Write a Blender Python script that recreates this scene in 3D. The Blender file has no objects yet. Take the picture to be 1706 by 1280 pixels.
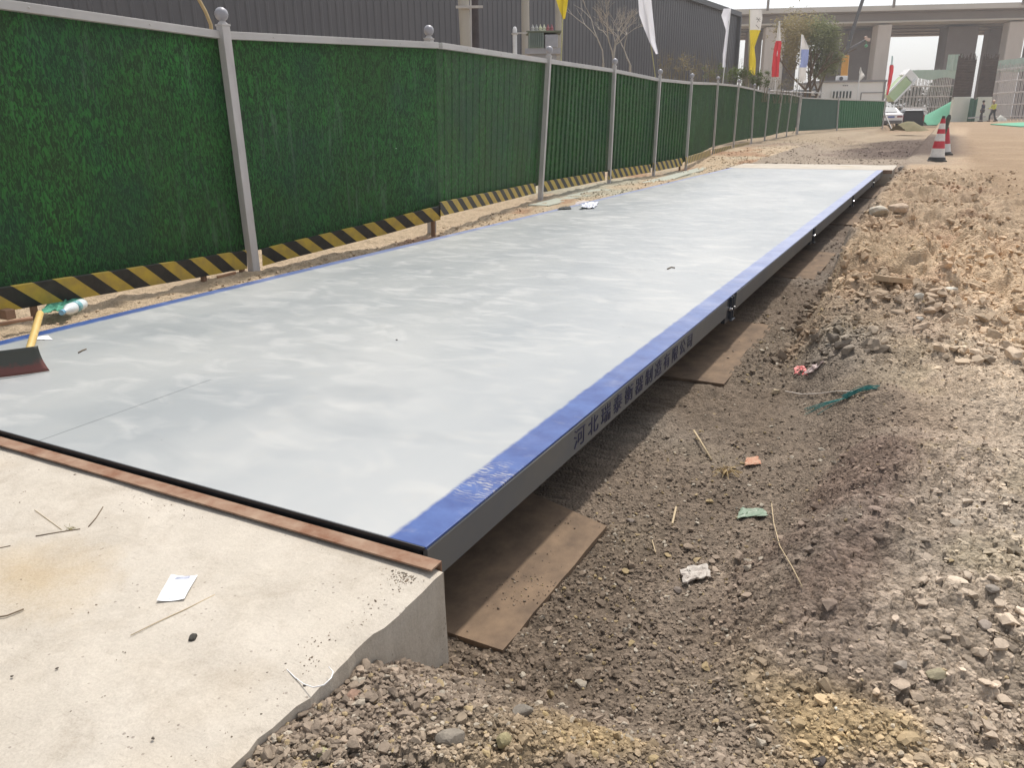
import bpy, bmesh, math, random
import numpy as np
from mathutils import Vector, Matrix, noise as mnoise
random.seed(7); np.random.seed(7)
S = bpy.context.scene
COL = S.collection
# ------------------------------------------------------------------ camera, world, sun, exposure
F, CX, CY = 1308.0, 853.0, 640.0                       # measured on the 1706 x 1280 photograph
_Y = np.array([728., -447., F]); _Y /= np.linalg.norm(_Y)
_X = -np.array([-2601., -405., F]); _X = _X - _Y * _X.dot(_Y); _X /= np.linalg.norm(_X)
R = np.array([_X, _Y, np.cross(_X, _Y)])               # camera axes (right, down, forward) -> world
CAM = np.array([0., 0., 1.0])                          # one metre above the weighbridge deck (z = 0)
cd = bpy.data.cameras.new('camera'); cam = bpy.data.objects.new('camera', cd); COL.objects.link(cam)
cd.sensor_width = 36; cd.lens = F / 1706 * 36; cd.clip_start = .05; cd.clip_end = 3000
m = Matrix.Identity(4)
for i in range(3):
    m[i][0] = R[i, 0]; m[i][1] = -R[i, 1]; m[i][2] = -R[i, 2]; m[i][3] = CAM[i]
cam.matrix_world = m; S.camera = cam

SUNDIR = Vector((-.06, .48, .87)).normalized()
sel = math.asin(SUNDIR.z); saz = math.atan2(SUNDIR.x, SUNDIR.y)
w = bpy.data.worlds.new("World"); S.world = w; w.use_nodes = True
nt = w.node_tree; bg = nt.nodes['Background']; sky = nt.nodes.new('ShaderNodeTexSky'); sky.sky_type = 'NISHITA'
sky.sun_disc = False; sky.sun_elevation = sel; sky.sun_rotation = saz
sky.air_density = 1.0; sky.dust_density = 2.5; sky.ozone_density = 1.0
hs = nt.nodes.new('ShaderNodeHueSaturation'); hs.inputs['Saturation'].default_value = .30; hs.inputs['Value'].default_value = 1.3
nt.links.new(sky.outputs[0], hs.inputs['Color']); nt.links.new(hs.outputs[0], bg.inputs[0]); bg.inputs[1].default_value = .14
sl = bpy.data.lights.new('sun', 'SUN'); sl.energy = 3.3; sl.angle = math.radians(2.5); sl.color = (1, .94, .86)
so = bpy.data.objects.new('sun', sl); COL.objects.link(so); so.rotation_euler = SUNDIR.to_track_quat('Z', 'Y').to_euler()
S.view_settings.view_transform = 'Standard'; S.view_settings.look = 'None'; S.view_settings.gamma = 1
S.view_settings.exposure = .08

# ------------------------------------------------------------------ measuring helpers
def ray(px, py): return R @ np.array([px - CX, py - CY, F])
def at(px, py, z):
    d = ray(px, py); t = (z - 1.0) / d[2]; return CAM + d * t
UF = np.array([R[0, 2], R[1, 2], 0]); UF /= np.linalg.norm(UF); UR = np.array([UF[1], -UF[0], 0])
def P(px, py, D):
    d = ray(px, py); return CAM + d * (D / d.dot(UF))
def onwall(px, py, A, B):                              # where a ray meets the vertical plane through A and B
    n = np.array([-(B[1] - A[1]), B[0] - A[0], 0.]); d = ray(px, py)
    return CAM + d * (n.dot(A - CAM) / n.dot(d))
def solve(bot, top, H):                                # a post of height H from its foot and head
    b = ray(*bot); t = ray(*top); hb = np.hypot(b[0], b[1]); ht = np.hypot(t[0], t[1])
    r = H / (t[2] / ht - b[2] / hb); return CAM + b * (r / hb), CAM + t * (r / ht)
def sm(a, b, x):
    t = np.clip((x - a) / (b - a), 0, 1); return t * t * (3 - 2 * t)
def vnoise(x, y, seed=0):
    xi = np.floor(x).astype(np.int64); yi = np.floor(y).astype(np.int64); fx = x - xi; fy = y - yi
    fx = fx * fx * (3 - 2 * fx); fy = fy * fy * (3 - 2 * fy)
    def h(a, b):
        n = (a * 374761393 + b * 668265263 + seed * 974711) & 0xffffffff
        n = ((n ^ (n >> 13)) * 1274126177) & 0xffffffff
        return ((n ^ (n >> 16)) & 0xffff) / 65535.
    return (h(xi, yi) * (1 - fx) + h(xi + 1, yi) * fx) * (1 - fy) + (h(xi, yi + 1) * (1 - fx) + h(xi + 1, yi + 1) * fx) * fy
def fbm(x, y, o=4, seed=0):
    s = 0; a = .5; c, d_ = math.cos(.6), math.sin(.6)
    for i in range(o):
        s = s + a * (vnoise(x, y, seed + i) - .5) * 2; x, y = (c * x - d_ * y) * 2.03, (d_ * x + c * y) * 2.03; a *= .5
    return s
def worley(x, y, seed=0):                              # distance to the nearest jittered point, and its id
    x, y = np.broadcast_arrays(x, y); xi = np.floor(x).astype(np.int64); yi = np.floor(y).astype(np.int64)
    best = np.full(x.shape, 9.); sec = best.copy(); bid = np.zeros(x.shape)
    for dx in (-1, 0, 1):
        for dy in (-1, 0, 1):
            a = xi + dx; b = yi + dy; n = (a * 374761393 + b * 668265263 + seed * 974711) & 0xffffffff
            n = ((n ^ (n >> 13)) * 1274126177) & 0xffffffff; h1 = ((n ^ (n >> 16)) & 0xffff) / 65535.; n = (n * 22695477 + 1) & 0xffffffff; h2 = ((n ^ (n >> 15)) & 0xffff) / 65535.
            d = np.hypot(a + h1 - x, b + h2 - y); k = d < best; sec = np.where(k, best, np.minimum(sec, d)); best = np.where(k, d, best); bid = np.where(k, (h1 * 7 + h2) % 1, bid)
    return best, bid, sec - best
def height(x, y, fine=True):                           # the ground's height
    x = np.asarray(x, float); y = np.asarray(y, float)
    lo = np.interp(y, [0, .9, 1.3, 2, 2.6, 3.2, 4, 5, 7, 10, 15, 18], [-.75, -.7, -.42, -.42, -.40, -.38, -.55, -.66, -.74, -.78, -.82, -.82])
    hi = np.interp(y, [0, .9, 1.3, 2, 2.6, 3.2, 4, 5, 7, 10, 15, 18], [-.1, -.1, .0, -.10, -.02, .02, -.22, -.46, -.56, -.62, -.66, -.6])
    zt = np.interp(y, [0, 1, 2, 3, 4, 5, 7, 15, 20, 26, 36, 50, 75, 100, 150], [-.22, -.22, -.16, -.13, -.09, -.01, .06, .06, .03, .11, .14, .22, .45, .55, .7])
    fl = np.interp(y, [0, .6, .9, 1.05, 1.2, 1.3, 1.42, 2, 17.66, 18.8], [-.11, -.08, -.06, -.07, -.16, -.26, -.318, -.32, -.32, -.02])
    wob = fbm(x * 1.7 + 3, y * 1.7, 3, 5) * .07 * sm(2, 5, y)
    r = fl + (zt - fl) * sm(lo, hi, x + wob)
    zl = np.interp(y, [0, 2, 4.7, 7, 10, 13, 16, 18, 22.6, 26, 36, 50, 75, 100, 150], [-.14, -.14, -.15, -.11, -.06, -.04, -.08, -.06, .08, .13, .16, .22, .45, .55, .7])
    left = sm(-3.6, -4.02, x); r = r * (1 - left) + zl * left
    if fine:
        inview = 1 - sm(30, 60, y)
        bank = sm(-.75, -.45, x) * sm(3.6, 6, y) * (1 - sm(13, 18, y)) * (1 - sm(.3, 1.3, x))
        r = r + fbm(x * 3.1, y * 3.1, 4, 11) * (.026 + .045 * sm(-.5, -.1, x) * (1 - .6 * sm(.6, 1.4, x)) * (1 - sm(5, 8, y))) * inview + bank * (np.abs(fbm(x * 3.6, y * 3.0, 4, 21)) - .15) * .26 + bank * sm(0, .2, worley(x * 6 + fbm(x * 9, y * 9, 2, 23) * .5, y * 5, 24)[2]) * .03
        r = r + bank * fbm(x * 15, y * 15, 3, 31) * .022 + fbm(x * 26, y * 26, 3, 41) * .0085 * (1 - sm(3, 14, y)) * (1 - .5 * sm(.2, .8, x))
        m1 = sm(-.35, .25, fbm(x * 1.7 + 5, y * 1.7, 3, 91)) * inview
        near = 1 - sm(3, 7, y); sr = sm(-4, -3.9, x); wx = x + fbm(x * 40, y * 40, 2, 95) * .006; wy = y + fbm(x * 40 + 7, y * 40, 2, 96) * .006
        f1, i1, e1 = worley(wx * 27, wy * 27 * 1.15, 3); f2, i2, e2 = worley(wx * 62, wy * 62, 4); c3 = worley(x * 17 + 1, y * 17 * .8, 5)[0]
        cob = sm(0, .2, e1) * (.45 + .55 * i1) * .017 + (i1 - .5) * .008; fin = sm(0, .3, e2) * (.3 + .7 * i2) * .0065
        mask = sm(-.12, .22, fbm(x * 1.5 + 5, y * 1.5, 3, 91) + .25 * sm(.0, .4, x))
        r = r + sr * near * (mask * cob + fin * (1 - .5 * mask))
        r = r + sr * sm(2.5, 6, y) * (1 - sm(14, 22, y)) * (.6 - c3) * .035 * (1 - .8 * sm(.3, .9, x))
        r = r + sm(19.5, 22, y) * (1 - sm(40, 60, y)) * (fbm(x * 1.6, y * 1.1, 4, 97) * .07 + np.abs(fbm(x * 4, y * 3, 3, 98)) * .04) * (1 - sm(.5, 1.5, x)) * sm(-6, -4.5, x)
        r = r + left * fbm(x * 9, y * 9, 4, 51) * .03 * sm(-4.0, -4.12, x) * inview
    return r
def G(px, py, lift=0):                                 # where a ray meets the ground
    d = ray(px, py); d = d / np.linalg.norm(d); t = .5
    for _ in range(4000):
        p = CAM + d * t; g = float(height(p[0], p[1])) + lift
        if p[2] <= g: break
        t += max(.002, (p[2] - g) * .4)
    return CAM + d * t

# ------------------------------------------------------------------ materials
def lin(c): return tuple((v / 12.92 if v <= .04045 else ((v + .055) / 1.055) ** 2.4) for v in c)
def mat(name, c, rough=.7, var=.15, scale=8, bump=0.0, bscale=None, metal=0, c2=None, attr=None, spec=None, coords='Object', stretch=(1, 1, 1), detail=6):
    M = bpy.data.materials.new(name); M.use_nodes = True; t = M.node_tree; N = t.nodes; L = t.links; b = N['Principled BSDF']
    b.inputs['Roughness'].default_value = rough; b.inputs['Metallic'].default_value = metal
    if spec is not None: b.inputs['Specular IOR Level'].default_value = spec
    tc = N.new('ShaderNodeTexCoord'); mp = N.new('ShaderNodeMapping'); mp.inputs['Scale'].default_value = stretch
    L.new(tc.outputs[coords], mp.inputs[0])
    n = N.new('ShaderNodeTexNoise'); n.inputs['Scale'].default_value = scale; n.inputs['Detail'].default_value = detail; n.inputs['Roughness'].default_value = .65
    L.new(mp.outputs[0], n.inputs['Vector'])
    rp = N.new('ShaderNodeMapRange'); rp.inputs[1].default_value = .3; rp.inputs[2].default_value = .7
    L.new(n.outputs[0], rp.inputs[0])
    if c2 is not None:
        mx = N.new('ShaderNodeMix'); mx.data_type = 'RGBA'; mx.inputs[6].default_value = (*c, 1); mx.inputs[7].default_value = (*c2, 1)
        L.new(rp.outputs[0], mx.inputs[0]); out = mx.outputs[2]
    else:
        rp.inputs[3].default_value = 1 - var; rp.inputs[4].default_value = 1 + var
        mx = N.new('ShaderNodeVectorMath'); mx.operation = 'MULTIPLY'
        if attr:
            at_ = N.new('ShaderNodeAttribute'); at_.attribute_name = attr; L.new(at_.outputs['Color'], mx.inputs[0])
        else: mx.inputs[0].default_value = c
        L.new(rp.outputs[0], mx.inputs[1]); out = mx.outputs[0]
    L.new(out, b.inputs['Base Color'])
    if bump:
        n2 = N.new('ShaderNodeTexNoise'); n2.inputs['Scale'].default_value = bscale or scale * 3; n2.inputs['Detail'].default_value = 8
        n2.inputs['Roughness'].default_value = .7
        L.new(mp.outputs[0], n2.inputs['Vector']); bp = N.new('ShaderNodeBump'); bp.inputs['Strength'].default_value = .8; bp.inputs['Distance'].default_value = bump
        L.new(n2.outputs[0], bp.inputs['Height']); L.new(bp.outputs[0], b.inputs['Normal'])
    return M
def nodes(M): return M.node_tree.nodes, M.node_tree.links, M.node_tree.nodes['Principled BSDF']
def math_(N, L, op, a, b=None, c=None, clamp=False):
    n = N.new('ShaderNodeMath'); n.operation = op; n.use_clamp = clamp
    for i, v in enumerate((a, b, c)):
        if v is None: continue
        if isinstance(v, (int, float)): n.inputs[i].default_value = v
        else: L.new(v, n.inputs[i])
    return n.outputs[0]
def mix_(N, L, f, a, b):
    n = N.new('ShaderNodeMix'); n.data_type = 'RGBA'
    for i, v in ((0, f), (6, a), (7, b)):
        if isinstance(v, (int, float)): n.inputs[i].default_value = v
        elif isinstance(v, tuple): n.inputs[i].default_value = (*v, 1)
        else: L.new(v, n.inputs[i])
    return n.outputs[2]
def noise_(N, L, vec, scale, detail=5, rough=.6, dist=0):
    n = N.new('ShaderNodeTexNoise'); n.inputs['Scale'].default_value = scale; n.inputs['Detail'].default_value = detail
    n.inputs['Roughness'].default_value = rough; n.inputs['Distortion'].default_value = dist; L.new(vec, n.inputs['Vector']); return n.outputs[0]
def map_(N, L, src, scale=(1, 1, 1), rot=(0, 0, 0), loc=(0, 0, 0)):
    n = N.new('ShaderNodeMapping'); n.inputs['Scale'].default_value = scale; n.inputs['Rotation'].default_value = rot; n.inputs['Location'].default_value = loc
    L.new(src, n.inputs[0]); return n.outputs[0]
def ramp_(N, L, v, a, b):
    n = N.new('ShaderNodeMapRange'); n.inputs[1].default_value = a; n.inputs[2].default_value = b; L.new(v, n.inputs[0]); return n.outputs[0]

M_conc = mat('pale_concrete', (.55, .48, .40), .9, c2=(.42, .35, .28), scale=2.2, bump=.004, bscale=40)
SPOT = (at(60, 965, -.035)[0] + 2.5, at(60, 965, -.035)[1] - .6)      # tan soil stain on the ramp
def conc_detail():
    N, L, b = nodes(M_conc); tc = N.new('ShaderNodeTexCoord').outputs['Object']
    base = mix_(N, L, ramp_(N, L, noise_(N, L, tc, 1.7, 6), .35, .7), (.51, .465, .40), (.40, .355, .29))
    base = mix_(N, L, math_(N, L, 'MULTIPLY', ramp_(N, L, noise_(N, L, map_(N, L, tc, loc=(3.3, 1.3, 0)), 1.1, 3), .55, .72), .55), base, (.40, .29, .165))
    fine = ramp_(N, L, noise_(N, L, tc, 55, 6, .8), .56, .78)
    base = mix_(N, L, math_(N, L, 'MULTIPLY', fine, .75), base, (.30, .25, .20))
    sc = ramp_(N, L, noise_(N, L, map_(N, L, tc, (5, 60, 1), (0, 0, .5)), 3, 4, .6, .5), .62, .72)
    base = mix_(N, L, math_(N, L, 'MULTIPLY', sc, .5), base, (.28, .24, .2))
    v = N.new('ShaderNodeTexVoronoi'); v.inputs['Scale'].default_value = 42; L.new(tc, v.inputs['Vector'])
    spk = math_(N, L, 'MULTIPLY', math_(N, L, 'LESS_THAN', v.outputs['Distance'], .13), math_(N, L, 'GREATER_THAN', noise_(N, L, tc, 6, 3), .54))
    base = mix_(N, L, math_(N, L, 'MULTIPLY', spk, .7), base, (.14, .11, .09))
    mo = ramp_(N, L, noise_(N, L, tc, 8, 7, .72, .6), .42, .62); base = mix_(N, L, math_(N, L, 'MULTIPLY', mo, .3), base, (.66, .60, .51))
    mo = ramp_(N, L, noise_(N, L, map_(N, L, tc, loc=(5, 2, 1)), 5, 8, .75, .4), .5, .66); base = mix_(N, L, math_(N, L, 'MULTIPLY', mo, .42), base, (.30, .25, .19))
    vd = N.new('ShaderNodeVectorMath'); vd.operation = 'DISTANCE'; L.new(map_(N, L, tc, (.7, 1, 0)), vd.inputs[0]); vd.inputs[1].default_value = (SPOT[0] * .7, SPOT[1], 0)
    dd = math_(N, L, 'ADD', vd.outputs['Value'], math_(N, L, 'MULTIPLY', noise_(N, L, tc, 7, 6, .7), .25)); base = mix_(N, L, math_(N, L, 'MULTIPLY', ramp_(N, L, dd, .32, .14), .75), base, (.40, .30, .17))
    gr = ramp_(N, L, noise_(N, L, tc, 160, 3, .8), .3, .7); base = mix_(N, L, .16, base, mix_(N, L, gr, (.2, .17, .14), (.75, .69, .6)))
    L.new(base, b.inputs['Base Color'])
conc_detail()
M_ground = mat('soil', (1, 1, 1), .95, var=.28, scale=30, bump=.012, bscale=55, attr='Col', spec=.2, detail=8)
M_stone = mat('crushed_stone', (1, 1, 1), .9, var=.18, scale=60, bump=.002, bscale=150, attr='Col', spec=.25)
M_board = mat('muddy_board', (.105, .072, .048), .9, c2=(.235, .16, .10), scale=7, bump=.002, bscale=20, stretch=(1.3, 1, 1))
M_side = mat('grey_painted_steel', (.11, .122, .135), .45, c2=(.16, .155, .14), scale=2.5)
M_under = mat('dark_steel', (.03, .034, .038), .5, scale=5)
M_joint = mat('dark_blue_grey_steel', (.035, .042, .055), .4, scale=5)
M_bolt = mat('zinc_bolt', (.75, .75, .78), .25, metal=1, var=.05)
M_rust = mat('rusty_steel', (.19, .085, .045), .9, c2=(.36, .255, .18), scale=11, bump=.001, bscale=60)
M_blacksteel = mat('black_steel_edge', (.02, .022, .025), .5)
M_post = mat('galvanised_post', (.44, .42, .41), .5, c2=(.54, .52, .51), scale=5, stretch=(3, 3, .8))
M_rail = mat('galvanised_rail', (.42, .41, .40), .45, c2=(.53, .515, .50), scale=2)
M_ball = mat('grey_ball', (.32, .32, .35), .35, var=.1)
M_stake = mat('old_wood', (.22, .13, .08), .85, scale=20)
M_text = mat('blue_lettering', (.010, .014, .06), .5)
M_paper = mat('white_paper', (.85, .87, .90), .8, var=.02)
M_twig = mat('dry_twig', (.16, .12, .08), .9)
M_straw = mat('dry_straw', (.48, .38, .24), .9)
M_whitep = mat('white_plastic', (.8, .8, .8), .4, var=.05)
M_green_net = mat('green_net', (.05, .30, .18), .8, c2=(.14, .42, .30), scale=30, bump=.01, bscale=60)
M_white_paint = mat('white_paint', (.82, .82, .81), .5, var=.04)

def deck_mat():
    M = mat('light_grey_deck_paint', (.5, .5, .5), .38); N, L, b = nodes(M)
    tc = map_(N, L, N.new('ShaderNodeTexCoord').outputs['Object'], loc=(-2.5, 9.5, 0)); sp = N.new('ShaderNodeSeparateXYZ'); L.new(tc, sp.inputs[0]); X, Y = sp.outputs[0], sp.outputs[1]
    big = ramp_(N, L, noise_(N, L, map_(N, L, tc, (1, .55, 1)), 1.1, 5, .55, .3), .36, .66)
    base = mix_(N, L, big, (.33, .35, .36), (.43, .44, .435))
    dust = ramp_(N, L, noise_(N, L, map_(N, L, tc, (1.1, 1.9, 1), (0, 0, -.45)), 3.4, 5, .6, .8), .50, .68)
    base = mix_(N, L, math_(N, L, 'MULTIPLY', dust, .30), base, (.50, .495, .47))
    smud = ramp_(N, L, noise_(N, L, map_(N, L, tc, (1, 1.7, 1), (0, 0, .35), (5, 2, 0)), 1.6, 4, .5, .6), .55, .68)
    base = mix_(N, L, math_(N, L, 'MULTIPLY', smud, .3), base, (.25, .27, .285))
    # blue painted border
    wob = math_(N, L, 'MULTIPLY', math_(N, L, 'SUBTRACT', noise_(N, L, tc, 14, 3), .5), .02)
    Xw = math_(N, L, 'ADD', X, wob)
    br = ramp_(N, L, Xw, -1.118, -1.104); bl = ramp_(N, L, Xw, -3.90, -3.93)
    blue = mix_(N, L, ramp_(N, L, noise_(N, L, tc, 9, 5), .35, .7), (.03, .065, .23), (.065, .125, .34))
    wear_glare = math_(N, L, 'MULTIPLY', ramp_(N, L, noise_(N, L, tc, 4, 5), .45, .8), ramp_(N, L, Y, 1.8, 4.5))
    blue = mix_(N, L, math_(N, L, 'ADD', math_(N, L, 'MULTIPLY', wear_glare, .35), math_(N, L, 'MULTIPLY', ramp_(N, L, Y, 2.6, 7.5), .55), clamp=True), blue, (.44, .47, .60))  # patchy wear, plus glare painted in as a lilac fade towards the far end
    # dried mud print on the near end of the border
    wv = N.new('ShaderNodeTexWave'); wv.wave_type = 'RINGS'; wv.inputs['Scale'].default_value = 22; wv.inputs['Distortion'].default_value = 9; wv.inputs['Detail'].default_value = 2
    L.new(map_(N, L, tc, loc=(1.05, -1.83, 0)), wv.inputs['Vector'])
    dx = math_(N, L, 'SUBTRACT', Y, 1.82); rr = math_(N, L, 'ABSOLUTE', dx)
    spot = math_(N, L, 'MULTIPLY', ramp_(N, L, rr, .16, .06), math_(N, L, 'GREATER_THAN', wv.outputs[0], .55))
    spot = math_(N, L, 'MULTIPLY', spot, ramp_(N, L, noise_(N, L, tc, 26, 4), .42, .6)); blue = mix_(N, L, math_(N, L, 'MULTIPLY', spot, .6), blue, (.52, .49, .43))
    chip = ramp_(N, L, noise_(N, L, tc, 45, 6, .8), .66, .70); blue = mix_(N, L, math_(N, L, 'MULTIPLY', chip, .5), blue, (.38, .38, .38))
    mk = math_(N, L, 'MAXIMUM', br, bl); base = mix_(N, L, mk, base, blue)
    # scored line running from the near end, and a fine lateral score
    ln = math_(N, L, 'MULTIPLY', math_(N, L, 'LESS_THAN', math_(N, L, 'ABSOLUTE', math_(N, L, 'ADD', X, 2.555)), .0022), math_(N, L, 'LESS_THAN', Y, 2.15))
    base = mix_(N, L, math_(N, L, 'MULTIPLY', ln, .75), base, (.07, .08, .09))
    v = N.new('ShaderNodeTexVoronoi'); v.inputs['Scale'].default_value = 9; L.new(tc, v.inputs['Vector'])
    spk = math_(N, L, 'MULTIPLY', math_(N, L, 'LESS_THAN', v.outputs['Distance'], .035), math_(N, L, 'GREATER_THAN', noise_(N, L, tc, 2, 2), .56))
    base = mix_(N, L, spk, base, (.12, .11, .1))
    scr = noise_(N, L, map_(N, L, tc, (1.2, 26, 1), (0, 0, .9)), 4, 4, .7, .3); base = mix_(N, L, math_(N, L, 'MULTIPLY', ramp_(N, L, scr, .68, .74), .22), base, (.60, .60, .57))
    prn = noise_(N, L, map_(N, L, tc, (1, 1, 1), (0, 0, .2), (3, 4, 0)), 7.5, 6, .7); base = mix_(N, L, math_(N, L, 'MULTIPLY', ramp_(N, L, prn, .56, .72), .18), base, (.48, .45, .39))
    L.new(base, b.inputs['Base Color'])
    L.new(math_(N, L, 'ADD', math_(N, L, 'MULTIPLY', dust, .16), .34), b.inputs['Roughness'])
    b.inputs['Specular IOR Level'].default_value = .45
    bp = N.new('ShaderNodeBump'); bp.inputs['Strength'].default_value = .25; bp.inputs['Distance'].default_value = .006
    L.new(noise_(N, L, tc, 3.5, 3), bp.inputs['Height']); L.new(bp.outputs[0], b.inputs['Normal'])
    return M
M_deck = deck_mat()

def grass_sheet_mat(name, dark, light, fade, blades=1.0):
    M = mat(name, dark, .55, spec=.3); N, L, b = nodes(M)
    uv = N.new('ShaderNodeTexCoord').outputs['UV']
    a = noise_(N, L, map_(N, L, uv, (50, 17, 1), (0, 0, .5)), 1, 3, .55, 1.2)
    c = noise_(N, L, map_(N, L, uv, (52, 17, 1), (0, 0, -.5), (4, 7, 0)), 1, 3, .55, 1.4)
    d = noise_(N, L, map_(N, L, uv, (58, 17, 1), (0, 0, .05), (9, 1, 0)), 1, 4, .6, .8)
    bl = math_(N, L, 'MAXIMUM', ramp_(N, L, a, .52, .62), math_(N, L, 'MAXIMUM', ramp_(N, L, c, .53, .64), math_(N, L, 'MULTIPLY', ramp_(N, L, d, .52, .64), .6)))
    base = mix_(N, L, math_(N, L, 'MULTIPLY', bl, blades), dark, light)
    tone = ramp_(N, L, noise_(N, L, map_(N, L, uv, (.8, .5, 1), loc=(1, 8, 0)), 1.3, 5, .6), .35, .65); base = mix_(N, L, math_(N, L, 'MULTIPLY', tone, .42), base, tuple(v * .75 for v in dark))
    hue = ramp_(N, L, noise_(N, L, uv, 1.6, 4, .6), .38, .64)
    base = mix_(N, L, math_(N, L, 'MULTIPLY', hue, .25), base, tuple(v * .8 for v in (.045, .085, .018)))
    hue2 = ramp_(N, L, noise_(N, L, map_(N, L, uv, loc=(7, 3, 0)), 1.1, 4, .6), .48, .68)
    base = mix_(N, L, math_(N, L, 'MULTIPLY', hue2, .42), base, (.012, .05, .034))
    # dusty streaks running down
    st = ramp_(N, L, noise_(N, L, map_(N, L, uv, (14, 1.1, 1)), 1, 5, .7, .4), .54, .78)
    st2 = ramp_(N, L, noise_(N, L, map_(N, L, uv, (.7, .7, 1), loc=(2, 5, 0)), 1, 3), .42, .62)
    base = mix_(N, L, math_(N, L, 'MULTIPLY', math_(N, L, 'MULTIPLY', st, st2), fade), base, (.20, .27, .21))
    v = N.new('ShaderNodeTexVoronoi'); v.inputs['Scale'].default_value = 3.1; L.new(uv, v.inputs['Vector'])
    base = mix_(N, L, math_(N, L, 'LESS_THAN', v.outputs['Distance'], .018), base, (.6, .65, .6))
    L.new(base, b.inputs['Base Color'])
    bp = N.new('ShaderNodeBump'); bp.inputs['Strength'].default_value = .55; bp.inputs['Distance'].default_value = .006
    L.new(bl, bp.inputs['Height']); L.new(bp.outputs[0], b.inputs['Normal']); return M
M_grassA = grass_sheet_mat('grass_print_sheet', (.012, .044, .013), (.034, .20, .034), .5)
M_grassB = grass_sheet_mat('faded_grass_print_sheet', (.018, .070, .020), (.045, .20, .045), .7, .75)
M_greenflat = mat('green_sheet', (.010, .065, .035), .75, var=.15, scale=3)
M_greenbright = mat('bright_green_sheet', (.008, .125, .035), .7, var=.15, scale=3)

def stripe_mat():
    M = mat('hazard_stripes', (.4, .3, .02), .5); N, L, b = nodes(M); uv = N.new('ShaderNodeTexCoord').outputs['UV']
    sp = N.new('ShaderNodeSeparateXYZ'); L.new(uv, sp.inputs[0])
    s = math_(N, L, 'ADD', math_(N, L, 'MULTIPLY', sp.outputs[0], 1 / .262), math_(N, L, 'MULTIPLY', sp.outputs[1], -5.0))
    f = math_(N, L, 'GREATER_THAN', math_(N, L, 'FRACT', s), .5)
    n = ramp_(N, L, noise_(N, L, uv, 12, 5), .35, .75)
    y = mix_(N, L, n, (.50, .36, .05), (.33, .24, .07)); k = mix_(N, L, n, (.012, .013, .014), (.035, .035, .032))
    L.new(mix_(N, L, f, k, y), b.inputs['Base Color']); return M
M_stripe = stripe_mat()

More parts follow.
